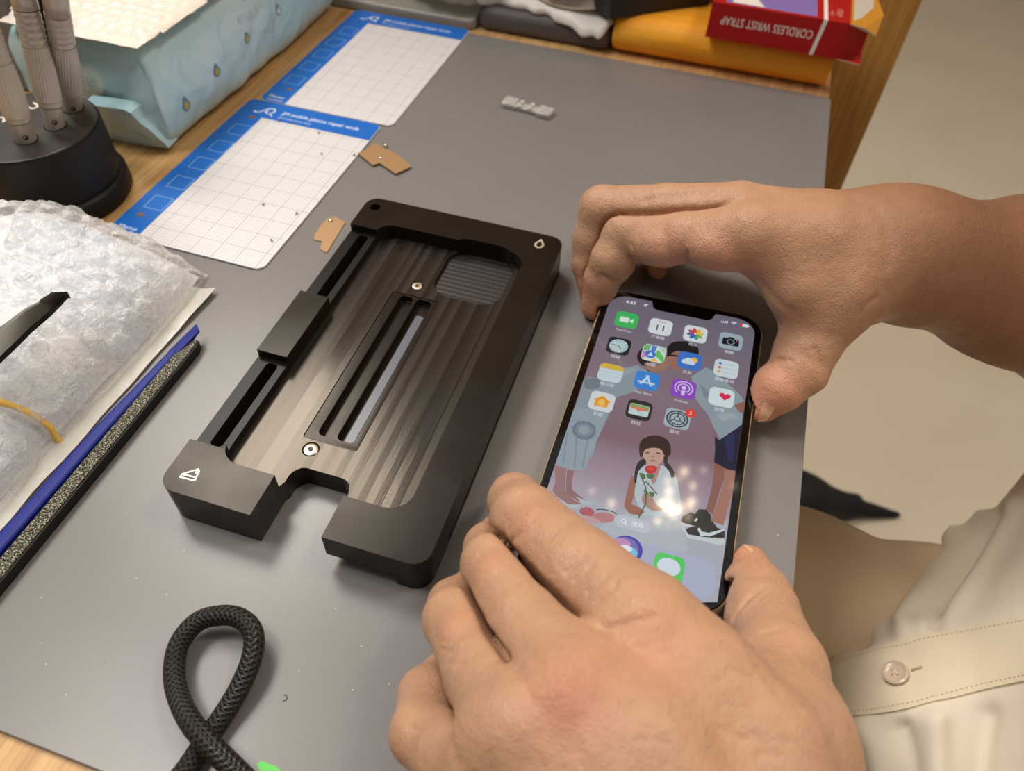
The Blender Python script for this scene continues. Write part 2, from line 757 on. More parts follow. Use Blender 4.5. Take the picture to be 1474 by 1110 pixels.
class Pic:
    """Several flat coloured shapes lying in the screen, in drawing order."""

    def __init__(self, z):
        self.mb = MB()
        self.mats = []
        self.z = z

    def mi(self, c):
        m = scr(c)
        if m not in self.mats:
            self.mats.append(m)
        return self.mats.index(m)

    def poly(self, pts, c):
        self.mb.flat(pts, self.z, self.mi(c))
        self.z += 0.004
        return self

    def pxpoly(self, pts, c, curve=0):
        q = [S(u, v) for u, v in pts]
        q = [(max(-32.25, min(32.25, x)), y) for x, y in q]
        if curve:
            q = catmull(q, curve, True)
        return self.poly(q, c)

    def band(self, pts, w, c, closed=False):
        self.mb.band(pts, w, self.z, closed, self.mi(c))
        self.z += 0.004
        return self

    def text(self, s, size, x, y, c, align='CENTER', bold=0.0):
        add_text(self.mb, s, size, (x, y, self.z), mi=self.mi(c), align=align, bold=bold)
        self.z += 0.004
        return self

    def build(self, name, parent):
        return self.mb.build(name, self.mats, parent)


# wallpaper with soft vertical colour change of the photographed backdrop
wall_m = material('screen_wallpaper', (4, 4, 4), .055, spec=.5, emit=(120, 105, 118), estr=.92)
n = N(wall_m)
tc = n.add('ShaderNodeTexCoord')
sep = n.add('ShaderNodeSeparateXYZ')
n.link(tc.outputs['Object'], sep.inputs[0])
mr = n.add('ShaderNodeMapRange')
mr.inputs['From Min'].default_value = -0.07
mr.inputs['From Max'].default_value = 0.07
n.link(sep.outputs['Y'], mr.inputs['Value'])
n.link(n.ramp(mr.outputs[0], [(0.0, (168, 164, 178)), (0.16, (172, 168, 180)), (0.30, (152, 134, 146)), (0.42, (128, 102, 113)), (0.62, (128, 110, 121)), (0.85, (114, 104, 118)), (1.0, (104, 97, 112))]), n.b.inputs['Emission Color'])
screen = MB().flat(rrect(-32.3, -69.9, 32.3, 69.9, 8.6, 10), 0.010).build('screen', wall_m, phone)
tag(screen, 'lit home screen')


def c6(x, y):
    return (780 + x / 3.963, 600 + y / 3.963)


def c5(x, y):
    return (820 + x / 4.828, 410 + y / 4.828)


def ce(x, y):
    return (840 + x / 5.55, 640 + y / 5.55)


w = Pic(0.020)
A = lambda f, pts: [f(*p) for p in pts]
# floor of the picture and strewn petals
w.pxpoly(A(c6, [(0, 420), (60, 440), (300, 470), (430, 540), (640, 520), (780, 560), (1010, 560), (1060, 600), (1010, 1060), (700, 1060), (300, 700), (0, 520)]), (166, 168, 178))
w.pxpoly(A(c6, [(430, 570), (560, 540), (760, 560), (800, 640), (830, 770), (640, 740), (420, 690), (330, 640)]), (172, 178, 186), 4)
w.pxpoly(A(c6, [(215, 530), (260, 515), (300, 540), (280, 570), (230, 560)]), (170, 92, 98), 3)
w.pxpoly(A(c6, [(290, 560), (350, 545), (410, 565), (400, 600), (320, 600)]), (178, 120, 122), 3)
w.pxpoly(A(c6, [(240, 560), (330, 590), (310, 610), (230, 590)]), (190, 150, 152), 3)
w.band([S(*c6(x, y)) for x, y in [(310, 530), (350, 528), (400, 540), (428, 555)]], .35, (40, 34, 38))
# standing woman at the left in a pale dress
w.pxpoly(A(c5, [(90, 665), (125, 640), (205, 650), (290, 610), (380, 578), (470, 560), (530, 590), (560, 620), (545, 655), (470, 690), (465, 735), (390, 762), (330, 780), (300, 850), (265, 920), (220, 1010), (180, 1110), (160, 1200), (-160, 1200), (-60, 1060), (0, 930), (70, 760)]), (134, 146, 156))
w.pxpoly(A(c6, [(100, -60), (385, -60), (350, 60), (305, 150), (255, 280), (238, 304), (180, 304), (80, 272), (100, 170)]), (140, 154, 164))
for a in ([(200, 20), (215, 20), (190, 290), (180, 290)], [(270, 60), (285, 60), (235, 290), (225, 290)], [(140, 90), (150, 90), (125, 270), (117, 270)]):
    w.pxpoly(A(c6, a), (124, 138, 150))
w.pxpoly(A(c5, [(95, 680), (130, 650), (200, 655), (215, 690), (190, 720), (120, 725)]), (112, 120, 132), 3)
w.pxpoly(A(c5, [(215, 660), (380, 600), (470, 580), (440, 600), (380, 640), (250, 690)]), (146, 156, 164))
w.pxpoly(A(c6, [(72, 276), (140, 298), (132, 360), (136, 430), (190, 480), (230, 498), (150, 500), (80, 450), (60, 420), (76, 380)]), (148, 112, 112))
w.pxpoly(A(c6, [(146, 302), (186, 306), (170, 370), (176, 420), (240, 470), (270, 492), (205, 482), (140, 440), (136, 380)]), (140, 104, 106))
w.pxpoly(A(c6, [(48, 440), (80, 462), (150, 500), (215, 506), (210, 520), (150, 524), (90, 495), (46, 462)]), (176, 182, 190))
w.pxpoly(A(c6, [(190, 452), (250, 480), (296, 486), (294, 498), (240, 502), (215, 480)]), (170, 176, 186))
w.pxpoly(A(c5, [(468, 505), (480, 465), (510, 440), (560, 430), (560, 560), (545, 605), (530, 570), (490, 550)]), (44, 34, 36), 3)
w.pxpoly(A(c5, [(520, 540), (600, 560), (690, 520), (688, 560), (672, 588), (640, 598), (560, 600), (535, 580)]), (150, 112, 100), 3)
# man at the right leaning in
w.pxpoly(A(c5, [(845, 640), (905, 600), (945, 575), (1000, 600), (1090, 680), (1190, 770), (1210, 810), (1140, 840), (1200, 900), (1196, 972), (1120, 1030), (1046, 1080), (1010, 1010), (960, 900), (915, 850), (880, 800), (860, 720)]), (136, 150, 158))
w.pxpoly(A(c5, [(905, 690), (960, 740), (1000, 830), (980, 840), (930, 770)]), (118, 132, 142))
w.pxpoly(A(c5, [(1020, 900), (1130, 890), (1180, 930), (1120, 930), (1060, 950)]), (150, 162, 170))
w.pxpoly(A(c5, [(1140, 838), (1180, 822), (1222, 818), (1222, 890), (1180, 888)]), (138, 96, 84))
w.pxpoly(A(c5, [(672, 492), (720, 470), (770, 480), (770, 590), (730, 588), (700, 560), (672, 535)]), (150, 104, 88), 3)
w.pxpoly(A(c5, [(676, 470), (682, 430), (720, 400), (790, 393), (860, 408), (895, 445), (890, 500), (850, 500), (790, 470), (740, 462), (690, 490)]), (36, 30, 32), 3)
w.band([S(*c5(x, y)) for x, y in [(672, 495), (700, 490), (760, 498)]], .9, (30, 24, 26))
w.pxpoly(A(c6, [(985, 112), (1010, 135), (1145, 48), (1140, 180), (1110, 312), (1050, 300), (982, 262), (988, 180)]), (38, 38, 58))
w.pxpoly(A(c6, [(1040, 120), (1100, 90), (1090, 250), (1060, 260)]), (46, 48, 84))
w.pxpoly(A(c6, [(984, 262), (1040, 290), (1046, 340), (1012, 430), (975, 560), (935, 530), (966, 420), (980, 330)]), (136, 90, 80))
w.pxpoly(A(c6, [(1040, 296), (1108, 312), (1100, 420), (1060, 520), (1036, 620), (960, 596), (990, 520), (1040, 380)]), (158, 110, 96))
w.pxpoly(A(c6, [(792, 606), (800, 570), (850, 545), (872, 556), (895, 528), (935, 530), (968, 566), (960, 600), (890, 624), (820, 618)]), (48, 44, 46))
w.pxpoly(A(c6, [(786, 600), (860, 622), (870, 634), (800, 626)]), (190, 198, 200))
w.pxpoly(A(c6, [(812, 652), (836, 634), (880, 622), (905, 600), (950, 586), (975, 600), (1000, 634), (1042, 646), (1042, 692), (960, 690), (830, 678)]), (52, 48, 48))
w.pxpoly(A(c6, [(800, 615), (835, 672), (940, 690), (1044, 700), (1042, 728), (1000, 732), (930, 712), (832, 694), (798, 640)]), (190, 198, 200))
w.pxpoly(A(c6, [(886, 640), (900, 632), (910, 655), (950, 664), (1040, 640), (1042, 650), (960, 684), (905, 680)]), (196, 204, 208))
w.pxpoly(A(c6, [(868, 590), (884, 578), (890, 590), (874, 602)]), (196, 204, 208))
# seated girl holding a rose
w.pxpoly(A(c6, [(520, 330), (545, 300), (600, 275), (690, 280), (745, 310), (772, 360), (790, 470), (796, 560), (720, 580), (560, 560), (535, 470), (520, 400)]), (176, 186, 194))
w.pxpoly(A(c6, [(518, 330), (535, 380), (526, 450), (510, 500), (560, 520), (586, 545), (560, 566), (500, 555), (468, 510), (482, 440), (500, 370)]), (150, 100, 84))
w.pxpoly(A(c6, [(580, 440), (620, 440), (650, 500), (690, 530), (640, 540), (590, 510), (570, 480)]), (166, 128, 116), 2)
w.pxpoly(A(c6, [(620, 280), (680, 282), (650, 370), (632, 390), (612, 330)]), (166, 128, 116))
w.pxpoly(A(c6, [(578, 190), (600, 170), (670, 168), (694, 200), (690, 248), (664, 274), (632, 282), (600, 270), (582, 240)]), (186, 152, 136), 3)
w.pxpoly(A(c6, [(556, 210), (556, 160), (580, 125), (640, 106), (700, 122), (732, 160), (734, 215), (716, 228), (694, 215), (680, 188), (640, 178), (590, 188), (578, 212), (566, 236)]), (60, 46, 46), 2)
w.pxpoly(A(c6, [(548, 262), (580, 240), (596, 262), (560, 300), (545, 330), (538, 380), (526, 370), (530, 310)]), (46, 36, 40), 2)
w.pxpoly(A(c6, [(694, 230), (718, 226), (716, 260), (748, 300), (756, 340), (738, 350), (724, 310), (700, 282)]), (50, 40, 42), 2)
w.pxpoly(A(c6, [(614, 250), (632, 246), (652, 250), (648, 257), (620, 257)]), (160, 100, 96))
w.pxpoly(A(c6, [(588, 206), (610, 202), (612, 208), (590, 211)]), (60, 44, 42))
w.pxpoly(A(c6, [(652, 204), (674, 208), (672, 214), (652, 210)]), (60, 44, 42))
w.pxpoly(A(c6, [(622, 226), (640, 226), (642, 236), (622, 236)]), (168, 130, 116))
w.band([S(*c6(x, y)) for x, y in [(570, 350), (590, 400), (596, 430), (590, 500), (550, 580)]], .45, (70, 88, 70))
w.band([S(*c6(x, y)) for x, y in [(590, 370), (620, 400), (656, 445)]], .5, (82, 92, 84))
w.pxpoly(A(c6, [(556, 322), (586, 330), (590, 356), (566, 352)]), (82, 106, 72), 3)
w.pxpoly(A(c6, [(598, 330), (640, 332), (630, 354), (604, 352)]), (82, 106, 72), 3)
w.pxpoly(A(c6, [(580, 420), (600, 424), (606, 445), (588, 440)]), (82, 106, 72), 3)
w.pxpoly(A(c6, [(612, 430), (640, 436), (636, 460), (616, 452)]), (82, 106, 72), 3)
w.pxpoly(A(c6, [(586, 300), (598, 282), (640, 282), (656, 300), (640, 322), (604, 326)]), (188, 48, 48), 3)
w.pxpoly(A(c6, [(600, 296), (622, 288), (640, 300), (620, 310)]), (206, 66, 62), 3)
pic = w.build('wallpaper_picture', screen)
tag(pic, 'picture of a couple leaning together above a seated girl with a red rose')
ZI = w.z + 0.01

# dock, search pill, floating button
dk = Pic(ZI)
dk.poly(rrect(-30.2, -68.0, 30.6, -53.2, 5.2, 8), (168, 172, 194)).build('dock_panel', screen)
sp = Pic(ZI)
sp.poly(rrect(-6.2, -49.4, 6.8, -44.4, 2.4, 8), (186, 188, 200))
sp.band(ellipse(-2.9, -46.7, .75, n=14), .3, (232, 234, 240), True)
sp.band([(-2.35, -47.25), (-1.6, -48.0)], .35, (232, 234, 240))
sp.text('搜尋', 2.3, 2.0, -46.9, (232, 234, 240))
sp.build('search_pill', screen)
at = Pic(ZI)
at.poly(ellipse(-25.8, -11.4, 4.6, n=40), (106, 120, 134)).poly(ellipse(-25.8, -11.4, 3.3, n=40), (122, 136, 148)).poly(ellipse(-25.8, -11.4, 2.1, n=32), (140, 154, 164))
at.build('floating_button', screen)
# notch and status bar
nt = Pic(ZI)
nt.mats.append(blackglass)
nt.mb.flat([(-14.9, 70.2), (15.4, 70.2), (14.6, 69.3), (14.1, 68.2), (13.6, 66.2), (12.6, 65.0), (11.2, 64.4), (-10.4, 64.4), (-12.0, 65.0), (-13.0, 66.2), (-13.4, 68.2), (-13.9, 69.3)], ZI, 0)
nt.build('notch', screen)
W = (214, 214, 222)
Pic(ZI).text('4:43', 2.7, -22.9, 66.0, W, bold=.04).build('status_clock', screen)
Pic(ZI).poly([(-17.6, 66.2), (-15.2, 67.3), (-16.3, 64.9), (-16.6, 66.0)], W).build('status_arrow', screen)
st = Pic(ZI)
for k in range(4):
    st.poly([(17.2 + k * .85, 65.0), (17.75 + k * .85, 65.0), (17.75 + k * .85, 65.6 + .35 * k), (17.2 + k * .85, 65.6 + .35 * k)], W)
st.build('status_signal', screen)
st = Pic(ZI)
for r_ in (.55, 1.15, 1.75):
    st.band([(22.9 + r_ * math.cos(R_(a)), 65.0 + r_ * math.sin(R_(a))) for a in range(45, 136, 15)], .38, W)
st.build('status_wireless', screen)
st = Pic(ZI)
st.poly(rrect(25.6, 64.9, 29.2, 66.7, .5), W).poly([(29.1, 65.5), (29.7, 65.5), (29.7, 66.1), (29.1, 66.1)], W).poly(rrect(25.5, 64.8, 26.7, 66.8, .4), (214, 60, 52))
st.build('status_battery', screen)

XS = (-22.5, -7.4, 7.75, 22.9)
YS = (54.2, 37.4, 21.1, 4.8)
IC = 4.95


def icon(col, row, bg, label, extra=None, lcol=W):
    x, y = XS[col], YS[row]
    p = Pic(ZI)
    p.poly(rrect(x - IC, y - IC, x + IC, y + IC, 2.25, 7), bg)
    if extra:
        extra(p, x, y)
    if label:
        p.text(label, 1.75 if ord(label[-1]) < 256 else 1.95, x, y - IC - 1.9, lcol)
    o = p.build('app_icon', screen)
    return o


def ftime(p, x, y):
    p.poly(rrect(x - 3.0, y - 1.7, x + 1.0, y + 1.7, .7), (206, 222, 212)).poly([(x + 1.4, y + .3), (x + 3.0, y + 1.5), (x + 3.0, y - 1.5), (x + 1.4, y - .3)], (206, 222, 212))


def calen(p, x, y):
    p.text('週四', 1.7, x, y + 3.1, (200, 52, 60))
    p.text('11', 5.4, x, y - .9, (52, 56, 60))


def photos(p, x, y):
    for k, c in enumerate(((226, 166, 50), (206, 190, 70), (126, 170, 70), (76, 150, 130), (62, 100, 170), (110, 82, 150), (160, 66, 100), (204, 74, 56))):
        a = R_(60 - 45 * k)
        cx, cy = x + 2.0 * math.cos(a), y + 2.0 * math.sin(a)
        p.poly([(cx + 1.7 * math.cos(t) * math.cos(a) - .95 * math.sin(t) * math.sin(a), cy + 1.7 * math.cos(t) * math.sin(a) + .95 * math.sin(t) * math.cos(a)) for t in [k2 * math.pi / 8 for k2 in range(16)]], c)
    p.poly(ellipse(x, y, .5, n=10), (226, 220, 190))


def camera(p, x, y):
    p.poly(rrect(x - 3.5, y - 2.5, x + 3.5, y + 1.7, .7), (32, 36, 42)).poly([(x - 1.6, y + 1.5), (x - 1.0, y + 2.6), (x + 1.0, y + 2.6), (x + 1.6, y + 1.5)], (32, 36, 42))
    p.band(ellipse(x, y - .4, 1.45, n=20), .32, (150, 156, 164), True).poly(ellipse(x + 2.5, y + .9, .3, n=8), (220, 130, 60))


def clock(p, x, y):
    p.poly(ellipse(x, y, 4.0, n=36), (178, 196, 204))
    for k in range(12):
        a = R_(30 * k)
        p.poly(ellipse(x + 3.3 * math.cos(a), y + 3.3 * math.sin(a), .27, n=8), (50, 60, 68))
    p.band([(x, y), (x + 1.3, y - 1.7)], .34, (30, 36, 42)).band([(x, y), (x - 3.0, y + .4)], .3, (30, 36, 42)).band([(x, y), (x - 2.4, y - 2.2)], .12, (226, 140, 40))


def maps(p, x, y):
    def cl(q):
        return [(max(x - IC + .2, min(x + IC - .2, a)), max(y - IC + .2, min(y + IC - .2, b))) for a, b in q]
    p.poly(cl([(x - 4.7, y + 4.2), (x - 1.8, y + 4.7), (x - 2.2, y + 1.2), (x - 4.7, y + .6)]), (110, 178, 116))
    p.poly(cl([(x - 4.7, y + .2), (x - 2.6, y + .8), (x - 2.9, y - 3.2), (x - 4.6, y - 4.0)]), (196, 130, 190))
    p.poly(cl([(x - 1.4, y + 4.7), (x + .7, y + 4.7), (x + .5, y + 1.2), (x - 1.4, y + 1.4)]), (86, 120, 190))
    p.poly(cl([(x + 1.0, y + 2.2), (x + 2.2, y + 2.0), (x + 4.7, y - 1.4), (x + 4.7, y - 4.6), (x + 1.2, y - 1.4)]), (96, 186, 92))
    p.poly(cl([(x + 1.6, y + 4.7), (x + 4.7, y + 4.7), (x + 4.7, y + .8), (x + 2.6, y + 2.6)]), (176, 196, 186))
    p.poly(cl([(x - 1.0, y - 4.7), (x + 1.0, y - 2.6), (x + 2.6, y - 4.7)]), (226, 178, 70))
    p.poly(ellipse(x - 1.2, y - .9, 2.3, n=28), (66, 116, 196)).poly([(x - 1.2, y + .6), (x - .1, y - 2.1), (x - 1.2, y - 1.5), (x - 2.3, y - 2.1)], (206, 220, 232))


def weather(p, x, y):
    p.poly(ellipse(x + 1.7, y + .9, 1.55, n=24), (228, 176, 76))
    for cx, cy, r_ in ((x - 2.0, y - .8, 1.25), (x - .5, y, 1.75), (x + 1.2, y - .9, 1.2)):
        p.poly(ellipse(cx, cy, r_, n=22), (196, 208, 222))
    p.poly(rrect(x - 2.6, y - 2.05, x + 1.8, y - .9, .5), (196, 208, 222))


def remind(p, x, y):
    for k, c in enumerate(((66, 116, 190), (210, 80, 60), (222, 150, 60))):
        p.poly(ellipse(x - 2.7, y + 2.5 - 2.4 * k, .72, n=16), c)
        p.band([(x - 1.4, y + 2.5 - 2.4 * k), (x + 3.8, y + 2.5 - 2.4 * k)], .22, (150, 164, 168))


def notes(p, x, y):
    p.poly([(x - 4.85, y + 2.0), (x + 4.85, y + 2.0), (x + 4.85, y + 3.2), (x + 4.3, y + 4.4), (x + 3.0, y + 4.93), (x - 3.0, y + 4.93), (x - 4.3, y + 4.4), (x - 4.85, y + 3.2)], (206, 172, 70))
    p.band([(x - 4.8, y + .3), (x + 4.8, y + .3)], .16, (164, 182, 188)).band([(x - 4.8, y - 1.9), (x + 4.8, y - 1.9)], .16, (164, 182, 188))


def store(p, x, y):
    c = (190, 208, 224)
    p.band([(x - 2.3, y - 2.4), (x + .5, y + 3.0)], .85, c).band([(x + 2.3, y - 2.4), (x - .5, y + 3.0)], .85, c).band([(x - 3.5, y - 1.1), (x + 3.5, y - 1.1)], .85, c)


def pod(p, x, y):
    c = (204, 190, 226)
    for r_ in (3.6, 2.3):
        p.band([(x + r_ * math.cos(R_(a)), y + .4 + r_ * math.sin(R_(a))) for a in range(-55, 236, 12)], .5, c)
    p.poly(ellipse(x, y + .6, 1.0, n=18), c).poly([(x - .95, y - .9), (x + .95, y - .9), (x + .55, y - 3.6), (x - .55, y - 3.6)], c)


def health(p, x, y):
    cx, cy, s = x + 1.3, y + .8, 2.3
    p.poly([(cx + s * .062 * 16 * math.sin(t) ** 3, cy + s * .062 * (13 * math.cos(t) - 5 * math.cos(2 * t) - 2 * math.cos(3 * t) - math.cos(4 * t))) for t in [k * 2 * math.pi / 36 for k in range(36)]], (206, 50, 82))


def home(p, x, y):
    p.poly([(x - 3.5, y + .4), (x, y + 3.2), (x + 3.5, y + .4), (x + 2.7, y + .1), (x + 2.7, y - 2.7), (x - 2.7, y - 2.7), (x - 2.7, y + .1)], (218, 150, 50)).poly([(x - 1.3, y - 2), (x + 1.3, y - 2), (x + 1.3, y + .4), (x, y + 1.4), (x - 1.3, y + .4)], (232, 184, 96))


def wallet(p, x, y):
    p.poly(rrect(x - 3.9, y - 2.9, x + 3.9, y + 2.9, .8), (190, 204, 200)).poly(rrect(x - 3.7, y + 1.2, x + 3.7, y + 2.7, .5), (130, 158, 90))
    p.poly([(x - 3.7, y + 1.2), (x + 3.7, y + 1.2), (x + 3.7, y + .2), (x + 1.4, y + .2), (x, y - .9), (x - 1.4, y + .2), (x - 3.7, y + .2)], (214, 120, 96))
    p.poly([(x - 3.7, y + .2), (x - 1.6, y + .1), (x, y - 1.1), (x + 1.6, y + .1), (x + 3.7, y + .2), (x + 3.7, y - 2.7), (x - 3.7, y - 2.7)], (186, 202, 204))


def setting(p, x, y):
    c = (70, 78, 86)
    for r_, w_ in ((4.0, .7), (2.9, .6), (1.1, .4)):
        p.band(ellipse(x, y, r_, n=36), w_, c, True)
    for k in range(3):
        a = R_(90 + 120 * k)
        p.band([(x + 1.0 * math.cos(a), y + 1.0 * math.sin(a)), (x + 3.6 * math.cos(a), y + 3.6 * math.sin(a))], .55, c)
    p.poly(ellipse(x + 4.5, y + 4.3, 2.1, n=28), (214, 66, 52)).text('3', 2.6, x + 4.5, y + 4.3, (232, 226, 226))


LB = (206, 212, 214)
icon(0, 0, (62, 176, 92), 'FaceTime', ftime)
icon(1, 0, LB, '行事曆', calen)
icon(2, 0, LB, '照片', photos)
icon(3, 0, (150, 166, 178), '相機', camera)
icon(0, 1, (34, 36, 40), '時鐘', clock)
icon(1, 1, (200, 212, 208), '地圖', maps)
icon(2, 1, (62, 112, 192), '天氣', weather)
icon(3, 1, (196, 208, 212), '提醒事項', remind)
icon(0, 2, (190, 206, 214), '備忘錄', notes)
icon(1, 2, (58, 128, 204), 'App Store', store)
icon(2, 2, (138, 74, 184), 'Podcast', pod)
icon(3, 2, (200, 214, 218), '健康', health)
icon(0, 3, (204, 208, 212), '家庭', home)
icon(1, 3, (46, 46, 46), '錢包', wallet)
icon(2, 3, (156, 172, 180), '設定', setting)
p = Pic(ZI + 0.012)
p.poly(rrect(10.0, -65.2, 20.2, -55.0, 2.3, 7), (84, 198, 96)).poly(ellipse(15.1, -59.7, 3.9, 3.3, 30), (206, 216, 228)).poly([(12.4, -61.8), (11.9, -63.6), (14.2, -62.8)], (206, 216, 228))
p.build('app_icon', screen)
p = Pic(ZI + 0.012)
p.poly(ellipse(.3, -57.4, 5.4, n=40), (72, 70, 160)).poly(ellipse(-.3, -57.4, 4.6, n=36), (120, 110, 180)).poly(ellipse(-1.6, -55.4, 3.0, 1.8, 24), (190, 140, 180)).poly(ellipse(1.2, -58.2, 3.0, 2.2, 24), (120, 190, 220)).poly(ellipse(-.2, -57.0, 2.3, 1.2, 24), (222, 226, 236))
p.build('app_icon', screen)
# ------------------------------------------------------------------ black aluminium phone holding fixture
jig = thing('phone_fixture', 'black milled metal holding fixture with a phone-shaped pocket, on the mat left of the phone', 'fixture', (-153.9, 100.3, 0.0), R_(0.5))
ano = material('black_anodised', (31, 25, 21), 0.5, metal=0.0, spec=.22)
ano.node_tree.nodes['Principled BSDF'].inputs['Specular Tint'].default_value = lin((255, 243, 228))
n = N(ano)
c = n.coords()
n.link(n.ramp(n.noise(c, 60, 5), [(0.35, (122, 122, 122)), (0.65, (140, 140, 140))]), n.b.inputs['Roughness'])
n.bump(n.noise(c, 3000, 2), 0.00002, .5)
# pocket floor: parallel milling passes with their own sheen
mill = material('milled_floor', (40, 36, 34), 0.4, metal=.0, spec=.42)
mill.node_tree.nodes['Principled BSDF'].inputs['Specular Tint'].default_value = lin((255, 238, 216))
n = N(mill)
tc = n.coords((1, 1, 1))
sp_ = n.add('ShaderNodeSeparateXYZ')
n.link(tc, sp_.inputs[0])
mul = n.add('ShaderNodeMath', operation='MULTIPLY')
mul.inputs[1].default_value = 1 / 0.0062
n.link(sp_.outputs['X'], mul.inputs[0])
fr_ = n.add('ShaderNodeMath', operation='FRACT')
n.link(mul.outputs[0], fr_.inputs[0])
flr = n.add('ShaderNodeMath', operation='FLOOR')
n.link(mul.outputs[0], flr.inputs[0])
wn = n.add('ShaderNodeTexWhiteNoise', noise_dimensions='1D')
n.link(flr.outputs[0], wn.inputs['W'])
pas = n.add('ShaderNodeMath', operation='MULTIPLY_ADD')
n.link(wn.outputs['Value'], pas.inputs[0])
pas.inputs[1].default_value = .55
n.link(fr_.outputs[0], pas.inputs[2])
n.link(n.ramp(pas.outputs[0], [(0.0, (30, 27, 25)), (.45, (38, 34, 32)), (0.9, (52, 47, 43)), (1.4, (30, 27, 26))]), n.b.inputs['Base Color'])
n.link(n.ramp(wn.outputs['Value'], [(0.0, (104, 104, 104)), (1.0, (134, 134, 134))]), n.b.inputs['Roughness'])
pp = n.add('ShaderNodeMath', operation='PINGPONG')
n.link(mul.outputs[0], pp.inputs[0])
pp.inputs[1].default_value = 0.5
fine = n.noise(n.coords((900, 40, 900)), 3, 2)
bb = n.bump(pp.outputs[0], 0.00025, .35)
n.bump(fine, 0.00003, .6, bb)
shelf = material('slot_shelf', (18, 15, 14), .34, spec=.2)
mill2 = material('milled_recess', (36, 32, 31), 0.42, spec=.55)
n = N(mill2)
wv = n.add('ShaderNodeTexWave', wave_type='BANDS', bands_direction='Y')
wv.inputs['Scale'].default_value = 112
n.link(n.coords(), wv.inputs['Vector'])
n.bump(wv.outputs['Fac'], 0.0002, .35)

ZT, ZF = 18.0, 10.5
outer = prism_g(rrect(0, 0, 100, 179.5, 6.5, 8), 0, ZT)
cut = [
    prism_g(rrect(13.3, 17.0, 86.0, 162, 8.5, 8), ZF, 30),                  # pocket
    prism_g([(36.6, -5), (63.0, -5), (63.0, 17.5), (61.6, 19.5), (61.3, 21)] + ellipse(56.3, 21.5, 5, 6, 6, 0, 90) + ellipse(42.6, 21.5, 5, 6, 6, 90, 180) + [(37.6, 21), (37.6, 19.5), (36.6, 17.5)], -5, 30),
    prism_g(rrect(-5, 21.5, 13.6, 68.8, .6, 2), 14.2, 30),
    prism_g(rrect(-5, 106.2, 13.6, 156.2, .6, 2), 14.2, 30),
    prism_g(rrect(5.2, 23.5, 10.2, 66.8, 1.8, 5), 5, 30),
    prism_g(rrect(5.2, 108.2, 10.2, 154.2, 1.8, 5), 5, 30),
    prism_g(rrect(34, 39.9, 56.2, 126.6, .8, 3), 6, 30),                     # seat of the insert
    prism_g(rrect(49.4, 131, 81.4, 164.2, 9, 8), 8.6, 30),                    # camera recess
    prism_g(ellipse(5.8, 172.2, 2.6, n=24), 4, 30),                          # dowel hole
    prism_g(ellipse(43.0, 133.2, 2.9, n=20), 7, 30),
    prism_g(ellipse(39.6, 35.6, 3.3, n=20), 7, 30),
    prism_g([(63, -5), (88.5, -5), (88.5, 6.5), (63, 6.5)], -5, 6.5),         # undercut below the right front block
    prism_g([(99.6, 20), (106, 20), (106, 200), (99.6, 200)], 2, 4.2),
]
v_, f_ = boolean(outer, cut, .35, 2)
base = link_mesh('base_block', v_, f_, [ano, mill, mill2, shelf], jig, auto=30)
mi = []
for pl in base.data.polygons:
    ce_ = pl.center / MM
    k = 0
    if pl.normal.z > .95:
        if abs(ce_.z - ZF) < .15:
            k = 1
        elif abs(ce_.z - 8.6) < .15:
            k = 2
        elif abs(ce_.z - 14.2) < .15:
            k = 3
    mi.append(k)
base.data.polygons.foreach_set('material_index', mi)
base.data.update()
# grooved insert in the middle of the pocket
ins = prism_g(rrect(34.12, 40.02, 56.08, 126.48, .7, 3), 6.02, 10.3)
ic = [prism_g(rrect(38.6, 43, 44.6, 125.6, 2.0, 5), 6.9, 30), prism_g(rrect(46.4, 43, 53.4, 125.6, 2.0, 5), 6.9, 30)]
v_, f_ = boolean(ins, ic, .2, 1)
link_mesh('grooved_insert', v_, f_, ano, jig, auto=30)
gr_m = material('groove_strip', (92, 96, 106), 0.28, spec=.5)
MB().prism(rrect(48.6, 44.5, 52.2, 118, 1.0, 4), 6.92, 7.6).build('metal_strip', gr_m, jig)
# two countersunk screws
steel = material('screw_steel', (214, 202, 184), 0.3, metal=1.0)
dark = material('screw_socket', (60, 54, 48), .5, metal=.6)
for x, y, r in ((43.0, 133.2, 2.55), (39.6, 35.6, 2.95)):
    s = MB().lathe([(r * .5, 7.02), (r * .55, 9), (r, 9.6), (r, 10.2), (r * .9, 10.55), (r * .42, 10.6), (r * .36, 10.0)], 32, (x, y, 0)).build('screw', steel, jig, auto=30)
    MB().prism(ellipse(x, y, r * .36, n=6), 9.9, 10.05).build('socket', dark, s)
# engraved corner marks, bare metal showing
mk = material('engraved_mark', (226, 216, 196), .35, metal=.7)
m = MB()
tri = [(5.3, 7.0), (8.5, 5.0), (8.9, 5.6), (10.4, 9.6), (10.2, 10.4), (9.6, 10.4)]
q0 = [J_ for J_ in ((258.6, 688), (261, 682), (285, 675), (287, 678), (281, 690), (278.5, 693.5))]


def jl(u, v, z=ZT):
    w_ = P(u, v, z) - np.array([-153.9, 100.3, 0])
    a = R_(0.5)
    return (math.cos(a) * w_[0] + math.sin(a) * w_[1], -math.sin(a) * w_[0] + math.cos(a) * w_[1])


def z3(x, y):
    return jl(230 + x / 6.53, 620 + y / 6.53)


